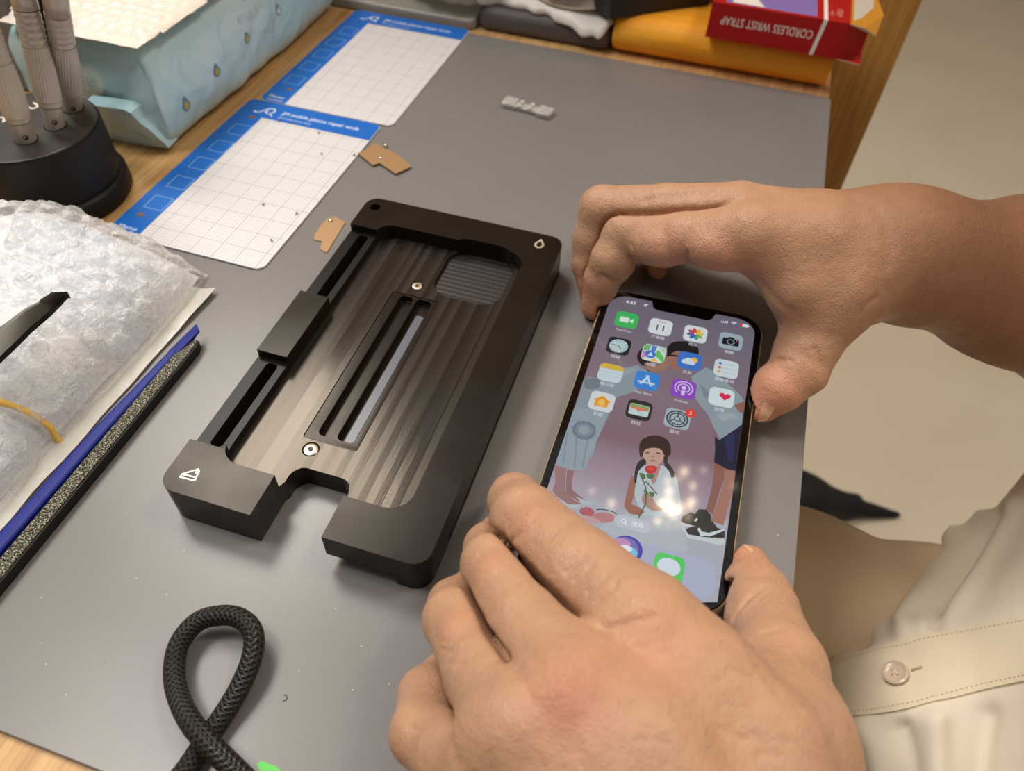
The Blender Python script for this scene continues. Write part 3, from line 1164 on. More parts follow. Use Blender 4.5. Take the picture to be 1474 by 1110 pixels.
m.band([z3(*q) for q in ((190, 435), (210, 408), (360, 362), (372, 384), (350, 420), (330, 470))], .42, ZT + .03, True)
m.band([z3(*q) for q in ((216, 412), (345, 440))], .42, ZT + .03)
m.band([z3(*q) for q in ((352, 366), (340, 398), (372, 386))], .36, ZT + .03)
tag(m.build('engraved_mark', mk, jig), 'small bright triangular mark at the front corner')
m = MB()
c8 = lambda x, y: jl(500 + x / 4.606, 270 + y / 4.606)
m.band([c8(*q) for q in ((1244, 384), (1252, 368), (1284, 348), (1294, 366), (1298, 384), (1284, 396), (1262, 398))], .95, ZT + .03, True)
tag(m.build('engraved_mark', mk, jig), 'small bright drop-shaped mark at the back corner')
# ------------------------------------------------------------------ the person: arms and hands (one continuous surface)
def J(u, v, z, r):
    return (P(u, v, z), r)


def Wd(x, y, z, r):
    return (np.array([x, y, z], float), r)


RIGHT = dict(
    cleft=1.2,
    palm=[
        [J(1085, 340, 60, 12.5), J(1180, 354, 56, 15.5), J(1285, 368, 48, 21)],
        [J(1070, 307, 58, 11.6), J(1180, 328, 56, 14), J(1295, 346, 50, 18)],
        [Wd(18, 291, 45, 11), Wd(50, 292, 46, 14), Wd(86, 285, 46, 18)],
        [Wd(24, 296, 33, 9), Wd(52, 297, 36, 13), Wd(84, 287, 42, 17)],
        [J(1092, 350, 57, 9), J(1150, 415, 46, 12), J(1195, 420, 44, 18)],
        [J(1240, 392, 46, 19), J(1285, 372, 46, 21)],
    ],
    arm=[[J(1285, 358, 49, 22), J(1335, 376, 42, 25), Wd(151, 316, 22, 38), Wd(205, 350, -8, 43), Wd(282, 388, -40, 41), Wd(262, 372, 90, 50), Wd(232, 335, 255, 56)]],
    fingers=[
        [J(1078, 338, 61, 12), J(985, 342, 50, 10.2), J(900, 338, 38, 9.6), J(879, 374, 29, 8.6), J(867, 402, 19, 8.0), J(857, 440, 6, 6.8)],
        [J(1060, 305, 58, 12), J(960, 302, 50, 10.6), J(866, 300, 40, 9.8), J(852, 345, 27, 8.6), J(849, 380, 17, 8.0), J(856, 425, 6, 6.8)],
        [Wd(18, 292, 45, 11), Wd(-34, 298, 26, 9), Wd(-37, 290, 13, 8), Wd(-30, 281, 7.8, 7)],
        [Wd(24, 298, 33, 9.5), Wd(-8, 304, 15, 8.5), Wd(-14, 296, 8.8, 7.5), Wd(-10, 290, 7.6, 6.8)],
        [J(1240, 392, 46, 19), J(1182, 462, 34, 14.6), J(1149, 536, 21, 11.6), J(1124, 562, 16, 10.2), J(1101, 588, 10, 7.4)],
    ],
    pads=[(0, J(958, 352, 46, 9.0), J(936, 350, 43, 9.0), 1.2), (0, J(1020, 352, 54, 9.5), J(1050, 356, 56, 9.5), 1.2), (0, J(889, 380, 28, 7.6), J(884, 386, 25, 7.6), 1.0),
          (4, J(1118, 556, 17, 9.6), J(1112, 568, 14, 9.0), 1.5), (4, J(1168, 500, 28, 12.0), J(1150, 508, 24, 10.5), 2.0)],
)
LEFT = dict(
    cleft=1.9,
    palm=[
        [J(925, 902, 61, 13.5), J(1010, 990, 61, 14), J(1090, 1085, 59, 15), Wd(62, 22, 57, 17)],
        [J(826, 992, 64, 13), J(930, 1080, 65, 14.5), Wd(54, 14, 60, 18)],
        [J(745, 1052, 60, 12.5), J(850, 1130, 60, 14.5), Wd(46, 6, 57, 18)],
        [J(712, 1112, 51, 11.5), J(800, 1200, 51, 14), Wd(40, 2, 52, 17)],
        [J(930, 930, 58, 11), J(1060, 1010, 46, 12), J(1120, 1060, 46, 14)],
        [J(1128, 1080, 46, 15), Wd(64, 24, 50, 17)],
        [J(880, 1010, 50, 14), J(960, 1080, 48, 16)],
    ],
    arm=[[Wd(58, 14, 56, 23), Wd(78, -4, 50, 25), Wd(140, -52, 22, 37), Wd(220, -112, -25, 42), Wd(228, -70, 90, 48), Wd(232, -25, 255, 56)]],
    fingers=[
        [J(925, 902, 61, 13.4), J(838, 824, 52, 12.0), J(758, 750, 39, 11.1), J(742, 722, 27, 9.0), J(740, 716, 19, 8.2), J(750, 712, 7, 6.8)],
        [J(826, 992, 64, 12.8), J(760, 902, 51, 10.6), J(708, 813, 37, 9.0), J(706, 790, 24, 8.4), J(722, 772, 15, 7.6), J(742, 765, 7, 6.8)],
        [J(745, 1052, 60, 12.2), J(698, 972, 47, 10.2), J(654, 892, 34, 8.8), J(655, 872, 22, 8.2), J(690, 845, 13, 7.4), J(722, 835, 7, 6.8)],
        [J(712, 1112, 51, 10.8), J(655, 1090, 40, 9.4), J(608, 1056, 30, 8.4), J(613, 1000, 20, 7.6), J(640, 975, 13, 7.0), J(690, 940, 7, 6.4)],
        [J(1128, 1080, 46, 15), J(1122, 962, 34, 12.6), J(1098, 884, 20, 10.8), J(1090, 856, 15.5, 10.2), J(1078, 814, 11, 6.9)],
    ],
    pads=[(4, J(1080, 862, 16, 8.8), J(1076, 846, 14, 8.2), 1.5), (4, J(1092, 912, 24, 9.0), J(1086, 900, 21, 9.0), 2.0)],
)


def phone_box(p):
    q = (p - PHC) @ PHM
    d = np.abs(q[:, :2]) - np.array([36.4 - 9, 73.4 - 9])
    dxy = np.sqrt((np.maximum(d, 0) ** 2).sum(1)) + np.minimum(np.maximum(d[:, 0], d[:, 1]), 0) - 9
    dz = np.abs(q[:, 2] + 3.9) - 3.9
    return np.maximum(dxy, dz)


def arm_sdf(H, elbow=True):
    def fn(p):
        def chain(ch, k):
            d = None
            for (a, ra), (b, rb) in zip(ch[:-1], ch[1:]):
                c = cone(p, a, b, ra, rb)
                d = c if d is None else smin(d, c, k)
            return d
        palm = None
        for ch in H['palm']:
            c = chain(ch, 4)
            palm = c if palm is None else smin(palm, c, 9)
        palm = smin(palm, chain(H['arm'][0], 10), 14)
        tot = palm
        ds = []
        for i, ch in enumerate(H['fingers']):
            f = chain(ch, 2.5)
            for fi, (a_, ra_), (b_, rb_), k_ in H['pads']:
                if fi == i:
                    f = smin(f, cone(p, a_, b_, ra_, rb_), k_)
            ds.append(f)
            f = smin(f, palm, 4.0 if i < 4 else 9.0)
            tot = smin(tot, f, 0.7)
        for i in range(3):                                   # the cleft between neighbouring fingers
            c = np.maximum(np.abs(ds[i] - ds[i + 1]) - 1.5, -(np.maximum(ds[i], ds[i + 1]) + H['cleft']))
            c = np.maximum(c, 0.8 - palm)
            tot = smax(tot, -c, 1.0)
        tot = smax(tot, -(phone_box(p) - 0.35), 0.6)
        floor = np.where(p[:, 0] < 66, 0.35 - p[:, 2], -50)
        return np.maximum(tot, floor)
    return fn


R_SDF = arm_sdf(RIGHT)
L_SDF = arm_sdf(LEFT)
HRES = 0.85
vr, fr = mesh_sdf(R_SDF, (-62, 196, -1), (172, 385, 92), HRES)
vl, fl = mesh_sdf(L_SDF, (-62, -70, -1), (150, 162, 96), HRES)


def shoulders(p):
    d = None
    for H in (RIGHT, LEFT):
        for (a, ra), (b, rb) in zip(H['arm'][0][2:-1], H['arm'][0][3:]):
            c = cone(p, a, b, ra - 0.3, rb - 0.3)
            d = c if d is None else smin(d, c, 12)
    t = cone(p, np.array([270., 300., 290.]), np.array([270., 10., 290.]), 50, 50)
    b1 = cone(p, np.array([290., 200., 270.]), np.array([300., 190., -60.]), 62, 62)
    b2 = cone(p, np.array([290., 110., 270.]), np.array([300., 120., -60.]), 62, 62)
    return smin(d, smin(t, smin(b1, b2, 30), 25), 15)


vt, ft = mesh_sdf(shoulders, (60, -190, -150), (385, 470, 400), 7.0)
def px_of(X):
    q = (np.asarray(X, float) - CC) @ CR
    return np.stack([737 + FPX * q[:, 0] / -q[:, 2], 555 - FPX * q[:, 1] / -q[:, 2]], 1)


def crease(V, Nn, fn, pts, width, depth):
    line = [trace(fn, u, v) for u, v in pts]
    line = [np.array(q) for q in catmull([q for q in line if q is not None], 5)]
    if len(line) < 2:
        return V
    d = polydist(V, line)
    k = np.exp(-(d / width) ** 2) * depth
    return V - Nn * k[:, None]


def swell(V, Nn, fn, pt, width, h):
    c = trace(fn, *pt)
    d = np.linalg.norm(V - c, axis=1)
    return V + Nn * (np.exp(-(d / width) ** 2) * h)[:, None]


# --- right hand surface detail
vr = relax(vr, fr, 2, 0.5)
n_ = normals(vr, fr)
for pt, w_, h_ in (((905, 375), 6, 0.8), ((1125, 560), 8, 0.8), ((955, 378), 9, 1.0), ((1025, 372), 9, 0.8), ((1170, 300), 10, .6), ((890, 318), 6, .7), ((1185, 552), 7, 1.2), ((1100, 300), 8, 0.8)):
    vr = swell(vr, n_, R_SDF, pt, w_, h_)
for pts, w_, d_ in (
    ([(918, 374), (913, 362), (909, 352)], .7, .6), ([(890, 404), (880, 404), (869, 397)], 0.9, 1.2),
    ([(986, 382), (989, 374), (990, 364)], 1.1, 1.1), ([(1126, 517), (1114, 518), (1106, 521)], 0.9, 0.9),
    ([(1140, 520), (1128, 518), (1116, 518)], 0.7, 0.5), ([(1050, 398), (1085, 428), (1120, 462)], 1.6, 1.0),
    ([(1060, 384), (1100, 412), (1138, 448)], 2.0, 0.7), ([(1172, 502), (1180, 520), (1184, 545)], 0.9, 0.5),
    ([(1164, 540), (1172, 552), (1176, 562)], 0.7, 0.4), ([(1262, 428), (1246, 440), (1240, 452)], 1.2, 0.7),
    ([(880, 300), (884, 312), (880, 326)], 0.8, 0.5), ([(1100, 560), (1106, 566), (1118, 570)], .6, .3),
    ([(1262, 300), (1278, 335), (1278, 380)], 2.4, 0.7), ([(930, 288), (980, 282), (1040, 276)], 2.0, .5),
    ([(888, 308), (890, 313), (893, 318)], .6, .3), ([(895, 306), (897, 311), (900, 316)], .6, .3),
):
    vr = crease(vr, n_, R_SDF, pts, w_, d_)
# --- left hand surface detail
vl = relax(vl, fl, 2, 0.5)
n_ = normals(vl, fl)


def chain_d(V, ch):
    d_ = np.full(len(V), 1e9)
    for (a, ra), (b, rb) in zip(ch[:-1], ch[1:]):
        d_ = np.minimum(d_, cone(V, a, b, ra, rb))
    return d_


def valleys(V, Nn, H, depth, pairs=((0, 1), (1, 2), (2, 3))):
    D_ = [chain_d(V, H['fingers'][i][:4]) for i in range(4)]
    k = np.zeros(len(V))
    for i, j in pairs:
        k = np.maximum(k, np.exp(-((D_[i] - D_[j]) / 1.5) ** 2) * np.clip(1.4 - np.maximum(D_[i], D_[j]) / 3.2, 0, 1))
    return V - Nn * (k * depth)[:, None]


vl = valleys(vl, n_, LEFT, .4)
for pt, w_, h_ in (((757, 745), 7, 1.0), ((815, 998), 9, 1.6), ((930, 930), 10, 1.2), ((705, 815), 6, 0.9), ((652, 895), 6, 0.9), ((745, 1055), 8, 1.2), ((1068, 840), 6, 0.5), ((1080, 900), 7, .8), ((1150, 850), 6, .5)):
    vl = swell(vl, n_, L_SDF, pt, w_, h_)
wr = [([(736, 778), (752, 768), (770, 748), (776, 738)], 0.8, 0.7), ([(733, 752), (745, 738), (764, 736)], 0.7, 0.35), ([(735, 764), (748, 752), (768, 740)], 0.6, 0.35),
      ([(750, 732), (770, 738), (776, 752)], 0.6, 0.3), ([(741, 789), (735, 786), (728, 783)], .8, .5),
      ([(1098, 845), (1080, 858), (1064, 876), (1056, 888)], 0.9, 0.8), ([(1103, 852), (1090, 866), (1076, 880)], 0.7, 0.4),
      ([(1120, 836), (1135, 846), (1146, 856)], .6, .3), ([(1142, 850), (1130, 852), (1118, 850)], .6, .3), ([(1120, 905), (1100, 912), (1075, 915)], .8, .35), ([(1130, 925), (1105, 935), (1085, 935)], .8, .3),
      ([(855, 903), (880, 905), (910, 898), (940, 890)], 1.3, 0.8), ([(880, 922), (915, 915), (950, 905)], 1.0, 0.45), ([(900, 938), (935, 932), (965, 922)], 1.0, 0.45), ([(920, 952), (950, 946), (975, 938)], 0.9, 0.4), ([(940, 966), (965, 960), (985, 952)], 0.9, 0.35),
      ([(690, 800), (700, 806), (712, 806)], .6, .35), ([(688, 812), (700, 818), (714, 816)], .6, .35), ([(690, 824), (704, 828), (718, 824)], .6, .3),
      ([(628, 906), (642, 910), (656, 906)], .6, .3), ([(630, 920), (645, 924), (662, 918)], .6, .3), ([(636, 934), (652, 938), (668, 932)], .6, .3), ([(645, 955), (662, 956), (676, 950)], .6, .25),
      ([(588, 1046), (596, 1050), (604, 1050)], .7, .4), ([(800, 1020), (812, 1026), (828, 1026)], .7, .3), ([(790, 995), (800, 985), (815, 982)], .7, .25), ([(820, 1010), (834, 1004), (842, 992)], .7, .25)]
_rnd = random.Random(5)
for k in range(26):
    u0, v0 = _rnd.uniform(880, 1130), _rnd.uniform(930, 1090)
    wr.append(([(u0, v0), (u0 + 18, v0 + _rnd.uniform(-6, 10)), (u0 + 36, v0 + _rnd.uniform(-8, 22))], 0.7, _rnd.uniform(.14, .3)))
for k in range(20):
    t = _rnd.random()
    u0, v0 = 795 + t * 110, 770 + t * 100
    wr.append(([(u0 - 22, v0 + 18), (u0 - 8, v0 + 6), (u0 + 6, v0 - 6)], 0.6, _rnd.uniform(.14, .28)))
for line_, d0_ in () and (([(703, 733), (721, 785), (744, 821), (800, 868), (832, 890), (856, 903)], 2.0), ([(680, 838), (698, 881), (740, 941), (764, 990), (776, 1024)], 1.7), ([(657, 1005), (676, 1034), (692, 1056), (702, 1070)], 1.6)):
    vl = crease(vl, n_, L_SDF, line_, 1.1, d0_)
for pts, w_, d_ in wr:
    vl = crease(vl, n_, L_SDF, pts, w_ * .85, d_ * 1.5)



def clear_phone(V, gap=.12):
    for _ in range(3):
        d0 = phone_box(V)
        m = d0 < gap
        if not m.any():
            break
        q = V[m]
        g_ = np.stack([phone_box(q + np.eye(3)[i] * .05) - phone_box(q - np.eye(3)[i] * .05) for i in range(3)], 1) / .1
        V[m] = q + g_ * (gap - d0[m])[:, None]
    return V


vr, vl = clear_phone(vr), clear_phone(vl)
BODY_V = np.concatenate([vr, vl, vt])
BODY_F = np.concatenate([fr, fl + len(vr), ft + len(vr) + len(vl)])

# skin: own redness at knuckles and finger pads; forearm tan has shading painted in
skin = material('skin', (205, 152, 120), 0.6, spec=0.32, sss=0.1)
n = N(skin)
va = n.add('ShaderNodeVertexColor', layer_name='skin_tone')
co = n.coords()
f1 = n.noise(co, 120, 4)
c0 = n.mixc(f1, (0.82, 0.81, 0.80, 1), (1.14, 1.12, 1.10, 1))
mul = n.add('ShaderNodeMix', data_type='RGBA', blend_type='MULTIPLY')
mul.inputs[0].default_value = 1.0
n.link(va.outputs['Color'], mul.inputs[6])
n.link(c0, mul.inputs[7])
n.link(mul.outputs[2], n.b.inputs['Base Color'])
vo = n.add('ShaderNodeTexVoronoi', feature='DISTANCE_TO_EDGE')
vo.inputs['Scale'].default_value = 900
n.link(co, vo.inputs['Vector'])
b1 = n.bump(vo.outputs['Distance'], 0.0004, 0.6)
b1 = n.bump(n.noise(co, 260, 4), 0.0010, 0.5, b1)
n.bump(n.noise(n.coords((1500, 260, 700)), 1.0, 3, .6), .0003, .6, b1)
n.link(n.ramp(n.noise(co, 400, 2), [(0.3, (148, 148, 148)), (0.7, (182, 182, 182))]), n.b.inputs['Roughness'])

base = np.array(lin((188, 147, 118))[:3])
tone = np.tile(base, (len(BODY_V), 1))


def tint(center, rad, col, amt):
    d = np.linalg.norm(BODY_V - np.asarray(center), axis=1)
    k = (np.exp(-(d / rad) ** 2) * amt)[:, None]
    tone[:] = tone * (1 - k) + np.array(lin(col)[:3]) * k


red, tan_shade, pale = (188, 112, 88), (126, 80, 52), (228, 182, 150)
for H in (RIGHT, LEFT):
    for ch in H['fingers']:
        tint(ch[-1][0], 14, (200, 132, 108), .5)
for u, v, r_, c_, a_ in ((820, 1003, 9, red, .55), (935, 925, 10, (205, 140, 112), .4), (757, 748, 7, (205, 140, 112), .35), (700, 812, 6, (205, 140, 112), .35), (650, 895, 6, (205, 140, 112), .35)):
    c_pt = trace(L_SDF, u, v)
    tint(c_pt, r_, c_, a_)
for u, v, r_, c_, a_ in ((960, 365, 14, (212, 150, 126), .5), (1040, 380, 12, (215, 150, 125), .5), (1110, 560, 12, (218, 150, 122), .5)):
    tint(trace(R_SDF, u, v), r_, c_, a_)
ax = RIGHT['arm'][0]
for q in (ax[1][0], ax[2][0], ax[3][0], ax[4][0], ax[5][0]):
    tint(q, 56, tan_shade, .92)  # tan plus the arm's shading, painted into the skin colour
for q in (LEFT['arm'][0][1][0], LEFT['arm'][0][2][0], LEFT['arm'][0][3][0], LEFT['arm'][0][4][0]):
    tint(q, 60, tan_shade, .45)

person = thing('person', 'seated person in cream shirt holding the smartphone on the mat with both hands', 'person', (140, 150, -2))
person.location = (0, 0, 0)
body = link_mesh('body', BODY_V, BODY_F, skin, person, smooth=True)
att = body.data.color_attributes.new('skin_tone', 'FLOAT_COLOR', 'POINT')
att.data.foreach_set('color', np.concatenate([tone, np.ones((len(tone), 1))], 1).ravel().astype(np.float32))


def nail(fn, quad, name='thumbnail'):
    """A nail plate lifted slightly from the finger; quad = photo points tip-left, tip-right, base-right, base-left."""
    nu, nv = 9, 11
    vs = []
    q = [np.array(p, float) for p in quad]
    for j in range(nv):
        t = j / (nv - 1)
        for i in range(nu):
            s = i / (nu - 1)
            # rounded ends
            sh = 0.5 + (s - 0.5) * (1 - 0.35 * (max(0, 0.25 - t) / 0.25) ** 2 - 0.30 * (max(0, t - 0.75) / 0.25) ** 2)
            uv = (q[0] * (1 - sh) + q[1] * sh) * (1 - t) + (q[3] * (1 - sh) + q[2] * sh) * t
            vs.append(trace(fn, *uv))
    vs = np.array(vs)
    fs = [(j * nu + i, j * nu + i + 1, (j + 1) * nu + i + 1, (j + 1) * nu + i) for j in range(nv - 1) for i in range(nu - 1)]
    F4 = np.array(fs)
    nn = normals(vs, F4)
    if (nn @ (CC - vs.mean(0))).mean() < 0:
        F4 = F4[:, ::-1]
        nn = -nn
    top = vs + nn * 0.22
    bot = vs - nn * 0.5
    k = len(vs)
    faces = [tuple(f) for f in F4] + [tuple(f[::-1] + k) for f in F4]
    rim = [i for i in range(nu)] + [j * nu + nu - 1 for j in range(1, nv)] + [(nv - 1) * nu + i for i in range(nu - 2, -1, -1)] + [j * nu for j in range(nv - 2, 0, -1)]
    for a, b in zip(rim, rim[1:] + rim[:1]):
        faces.append((a, b, b + k, a + k))
    return link_mesh(name, np.concatenate([top, bot]), faces, nail_mat, person, smooth=True)


nail_mat = material('nail', (206, 160, 128), 0.36, spec=0.45, coat=.1)
nail(R_SDF, [(1089, 608), (1106, 604), (1119, 578), (1100, 571)])
nail(L_SDF, [(1068, 784), (1075, 784), (1086, 793), (1081, 797)])
# ------------------------------------------------------------------ two printed screw cards
cw = material('card_white', (235, 228, 224), .4, spec=.4)
n = N(cw)
tc = n.coords()
sx = n.add('ShaderNodeSeparateXYZ')
n.link(tc, sx.inputs[0])


def lines(sock, pitch, width):
    d_ = n.add('ShaderNodeMath', operation='DIVIDE')
    d_.inputs[1].default_value = pitch
    n.link(sock, d_.inputs[0])
    f_ = n.add('ShaderNodeMath', operation='PINGPONG')
    f_.inputs[1].default_value = .5
    n.link(d_.outputs[0], f_.inputs[0])
    l_ = n.add('ShaderNodeMath', operation='LESS_THAN')
    l_.inputs[1].default_value = width / pitch / 2
    n.link(f_.outputs[0], l_.inputs[0])
    return l_.outputs[0]


def mx(a, b):
    k = n.add('ShaderNodeMath', operation='MAXIMUM')
    n.link(a, k.inputs[0])
    n.link(b, k.inputs[1])
    return k.outputs[0]


minor = mx(lines(sx.outputs['X'], .002, .00022), lines(sx.outputs['Y'], .002, .00022))
major = mx(lines(sx.outputs['X'], .012, .0003), lines(sx.outputs['Y'], .012, .0003))
c1 = n.mixc(minor, (222, 219, 219), (188, 185, 194))
n.link(n.mixc(major, c1, (140, 139, 152)), n.b.inputs['Base Color'])
blue = material('card_blue', (26, 104, 196), .35, spec=.4)
ltb = material('card_print', (206, 222, 244), .4)
midb = material('card_print_line', (126, 176, 236), .4)
brown = material('card_magnet', (118, 92, 84), .5)


def card(x0, y0, wd, ht, squares, dots, label, logo_first):
    t = thing('screw_card', label, 'card', (x0, y0, 0), 0, 'magnetic screw cards')
    MB().soft_prism(rrect_fn(0, 0, wd, ht, 5, 6), 0.15, 1.0, .25, both=False).build('grid_sheet', cw, t, auto=35)
    sd, tp = 17.8, 18.3
    b = MB()
    b.prism([(0.3, 5)] + [(5 + 4.7 * math.cos(R_(a)), 5 + 4.7 * math.sin(R_(a))) for a in (200, 220, 240, 260)] + [(sd, 0.3), (sd, ht - tp), (wd - .3, ht - tp), (wd - .3, ht - 5)] + [(wd - 5 + 4.7 * math.cos(R_(a)), ht - 5 + 4.7 * math.sin(R_(a))) for a in (20, 40, 60, 80)] + [(5 + 4.7 * math.cos(R_(a)), ht - 5 + 4.7 * math.sin(R_(a))) for a in (100, 120, 140, 160)] + [(.3, ht - 5)], .98, 1.06)
    b.build('blue_border', blue, t)
    for cx, cy in squares:
        MB().band([(cx - 5.2, cy - 5.4), (cx + 5.2, cy - 5.4), (cx + 5.2, cy + 5.4), (cx - 5.2, cy + 5.4)], .45, 1.1, True).build('printed_square', midb, t)
    for cx, cy in dots:
        MB().flat(ellipse(cx, cy, 2.2, 1.7, 20), 1.1).build('rust_mark', brown, t)
    m_ = MB()
    # swirl logo
    sw = catmull([(9.5, ht - 12.2), (10.8, ht - 13.6), (13.2, ht - 12.8), (14.8, ht - 10.4), (17.2, ht - 7.4), (20.2, ht - 7.0), (21.4, ht - 9.2), (20.4, ht - 11.8), (18.0, ht - 12.6), (16.6, ht - 11.2), (17.8, ht - 9.6)], 5)
    m_.band(sw, 1.15, 1.1)
    m_.band([(19.2, ht - 12.2), (22.4, ht - 14.6)], 1.1, 1.1)
    m_.build('printed_logo', ltb, t)
    m_ = MB()
    add_text(m_, 'JM mobile phone repair tools', 4.6, (27.0, ht - 9.4, 1.1), align='LEFT', bold=.10, sx=.92)
    add_text(m_, 'JM mobile phone repair', 2.4, (27.0, ht - 14.4, 1.1), align='LEFT', sx=.95)
    m_.build('printed_title', ltb, t)
    m_ = MB()
    add_text(m_, 'Memo', 4.2, (9.2, 6.2, 1.1), bold=.05)
    m_.band([(4.5, 2.4), (15.5, 2.4)], .6, 1.1)
    m_.build('printed_note', ltb, t)
    return t


card(-278.7, 228.6, 88.0, 140.2, [(12.6, 105.6), (12.2, 86.6), (11.8, 67.9), (11.4, 48.3), (11.2, 28.9)], [(12.0, 120.6), (8.6, 17.4)], 'blue-edged white grid card nearest the bubble wrap, with tiny screws on it', True)
card(-274.0, 369.3, 89.0, 139.0, [(10.6, 104.2), (9.7, 86.0), (9.7, 67.3), (9.5, 48.7), (9.3, 29.0)], [(12.2, 17.2)], 'blue-edged white grid card farther up the desk, clear of screws', True)

# tiny screws lying on the near card
ts = material('tiny_screw', (150, 144, 136), .35, metal=.7)
SL = [((379, 294), 'tiny screw on the near grid card, left of the pair by the blank middle'), ((427, 307), 'tiny screw on the near grid card, close to its right edge above the fixture'),
      ((391, 346), 'tiny screw on the near grid card, closest to its lower rounded corner'), ((459, 191), 'tiny screw on the near grid card, just under the blue title strip'),
      ((463, 221), 'tiny screw on the near grid card, second below the blue title strip'), ((510, 223), 'tiny screw beside the tan metal bracket at the card edge'),
      ((402, 174), 'tiny screw touching the blue title strip near the swirl logo'), ((422, 177), 'tiny screw touching the small printed title line of the near card')]
for k, ((u, v), lab) in enumerate(SL):
    q = P(u, v, 1.6)
    a = k * 1.3
    dx, dy = math.cos(a), math.sin(a)
    t = thing('tiny_screw', lab, 'screw', (q[0], q[1], 1.06), a, 'tiny screws on the grid card')
    MB().lathe([(.2, 0), (.55, .12), (.6, .42), (.35, .6)], 14, (0, 0, .75), axis=(1, 0, .1)).build('screw_head', ts, t, smooth=True)
    MB().tube([(-.1, 0, .6), (-1.0, 0, .42)], [.32, .25], 8).build('threaded_shank', ts, t, smooth=True)
# tan metal brackets
tanm = material('tan_metal', (178, 142, 104), .38, metal=.35, spec=.4)


def plate(name, lab, pts, z, th, studs):
    q = [tuple(P(u, v, z)[:2]) for u, v in pts]
    cx, cy = np.mean([a for a, b in q]), np.mean([b for a, b in q])
    t = thing(name, lab, 'bracket', (cx, cy, z))
    tri = MB().flat([(a - cx, b - cy) for a, b in q], 0)
    nv = len(tri.v)
    m_ = MB().add([(x, y, th) for x, y, _ in tri.v], tri.f).add(tri.v, [tuple(reversed(f)) for f in tri.f])
    ccw = sum(q[i][0] * q[(i + 1) % nv][1] - q[(i + 1) % nv][0] * q[i][1] for i in range(nv)) > 0
    for i in range(nv):
        j = (i + 1) % nv
        m_.f.append((nv + i, nv + j, j, i) if ccw else (i, j, nv + j, nv + i))
        m_.m.append(0)
    m_.build('plate', tanm, t)
    for (u, v), r in studs:
        p_ = P(u, v, z + th)
        MB().lathe([(r, th - .05), (r, th + .5), (r * .7, th + .85), (r * .2, th + .95)], 18, (p_[0] - cx, p_[1] - cy, 0)).build('stud', steel, t, smooth=True)


zoomA = lambda x, y: (500 + x / 13.4, 190 + y / 13.4)
plate('metal_bracket', 'bent tan metal bracket overlapping the right edge of the near grid card', [zoomA(*q) for q in ((200, 415), (330, 365), (520, 235), (600, 240), (660, 300), (800, 350), (1000, 470), (1240, 665), (1150, 720), (930, 815), (620, 605), (490, 650))], 1.15, .4, [(zoomA(645, 515), 1.15), (zoomA(735, 260), 1.2)])
zoomB = lambda x, y: (430 + x / 7.4, 300 + y / 7.4)
plate('metal_bracket', 'tan metal bracket half hidden behind the left edge of the black fixture', [zoomB(*q) for q in ((170, 290), (240, 190), (300, 120), (340, 95), (400, 95), (440, 130), (500, 150), (300, 480), (225, 440), (255, 360), (165, 340))], .05, .5, [(zoomB(340, 130), 1.3)])
# clear connector lying on the mat
clr = material('clear_plastic', (255, 252, 246), .10, spec=.9, trans=.6, ior=1.45)
cx, cy = -115, 418
t = thing('clear_clip', 'small clear plastic clip lying alone on the mat beyond the fixture', 'clip', (cx, cy, 0), R_(-6))
MB().soft_prism(rrect_fn(-16.5, -4.6, -7.5, 5.4, 1.6), 0, 3.6, .8).soft_prism(rrect_fn(6.8, -5.4, 16.5, 4.4, 1.6), 0, 3.6, .8).build('end_block', clr, t, smooth=True)
MB().soft_prism(rrect_fn(-9.5, -3.6, 8.5, 3.2, 1.0), 0, 2.6, .7).build('bridge', clr, t, smooth=True)
rb = MB()
for k in range(4):
    rb.soft_prism(rrect_fn(-13 + k * 7.0, -4.2, -10.4 + k * 7.0, -1.2, .6), 2.4, 4.2, .5).soft_prism(rrect_fn(-13 + k * 7.0, .6, -10.4 + k * 7.0, 3.6, .6), 2.4, 4.2, .5)
rb.build('ribs', clr, t, smooth=True)
# ------------------------------------------------------------------ cable, tape, sticks
cab = [(196, 1220, 4), (228, 1160, 4), (268, 1108, 3.4), (290, 1075, 3.3), (318, 1035, 3.6), (345, 990, 5.5), (363, 945, 7.5), (364, 910, 8.5), (345, 890, 8.5), (318, 886, 7.5), (285, 895, 6.5), (259, 925, 6), (251, 962, 6), (256, 1000, 7), (275, 1040, 9.2), (305, 1075, 9.2), (340, 1110, 7), (392, 1160, 4.5), (460, 1220, 3.5)]
pts = catmull([P(u, v, z) for u, v, z in cab], 10)
cm_ = material('braided_sleeve', (26, 24, 22), .42, spec=.45)
n = N(cm_)
uv = n.add('ShaderNodeUVMap', uv_map='braid')
mp = n.add('ShaderNodeSeparateXYZ')
n.link(uv.outputs[0], mp.inputs[0])


def saw(sgn):
    a_ = n.add('ShaderNodeMath', operation='MULTIPLY_ADD')
    n.link(mp.outputs['Y'], a_.inputs[0])
    a_.inputs[1].default_value = sgn
    n.link(mp.outputs['X'], a_.inputs[2])
    f_ = n.add('ShaderNodeMath', operation='PINGPONG')
    f_.inputs[1].default_value = .5
    n.link(a_.outputs[0], f_.inputs[0])
    return f_.outputs[0]


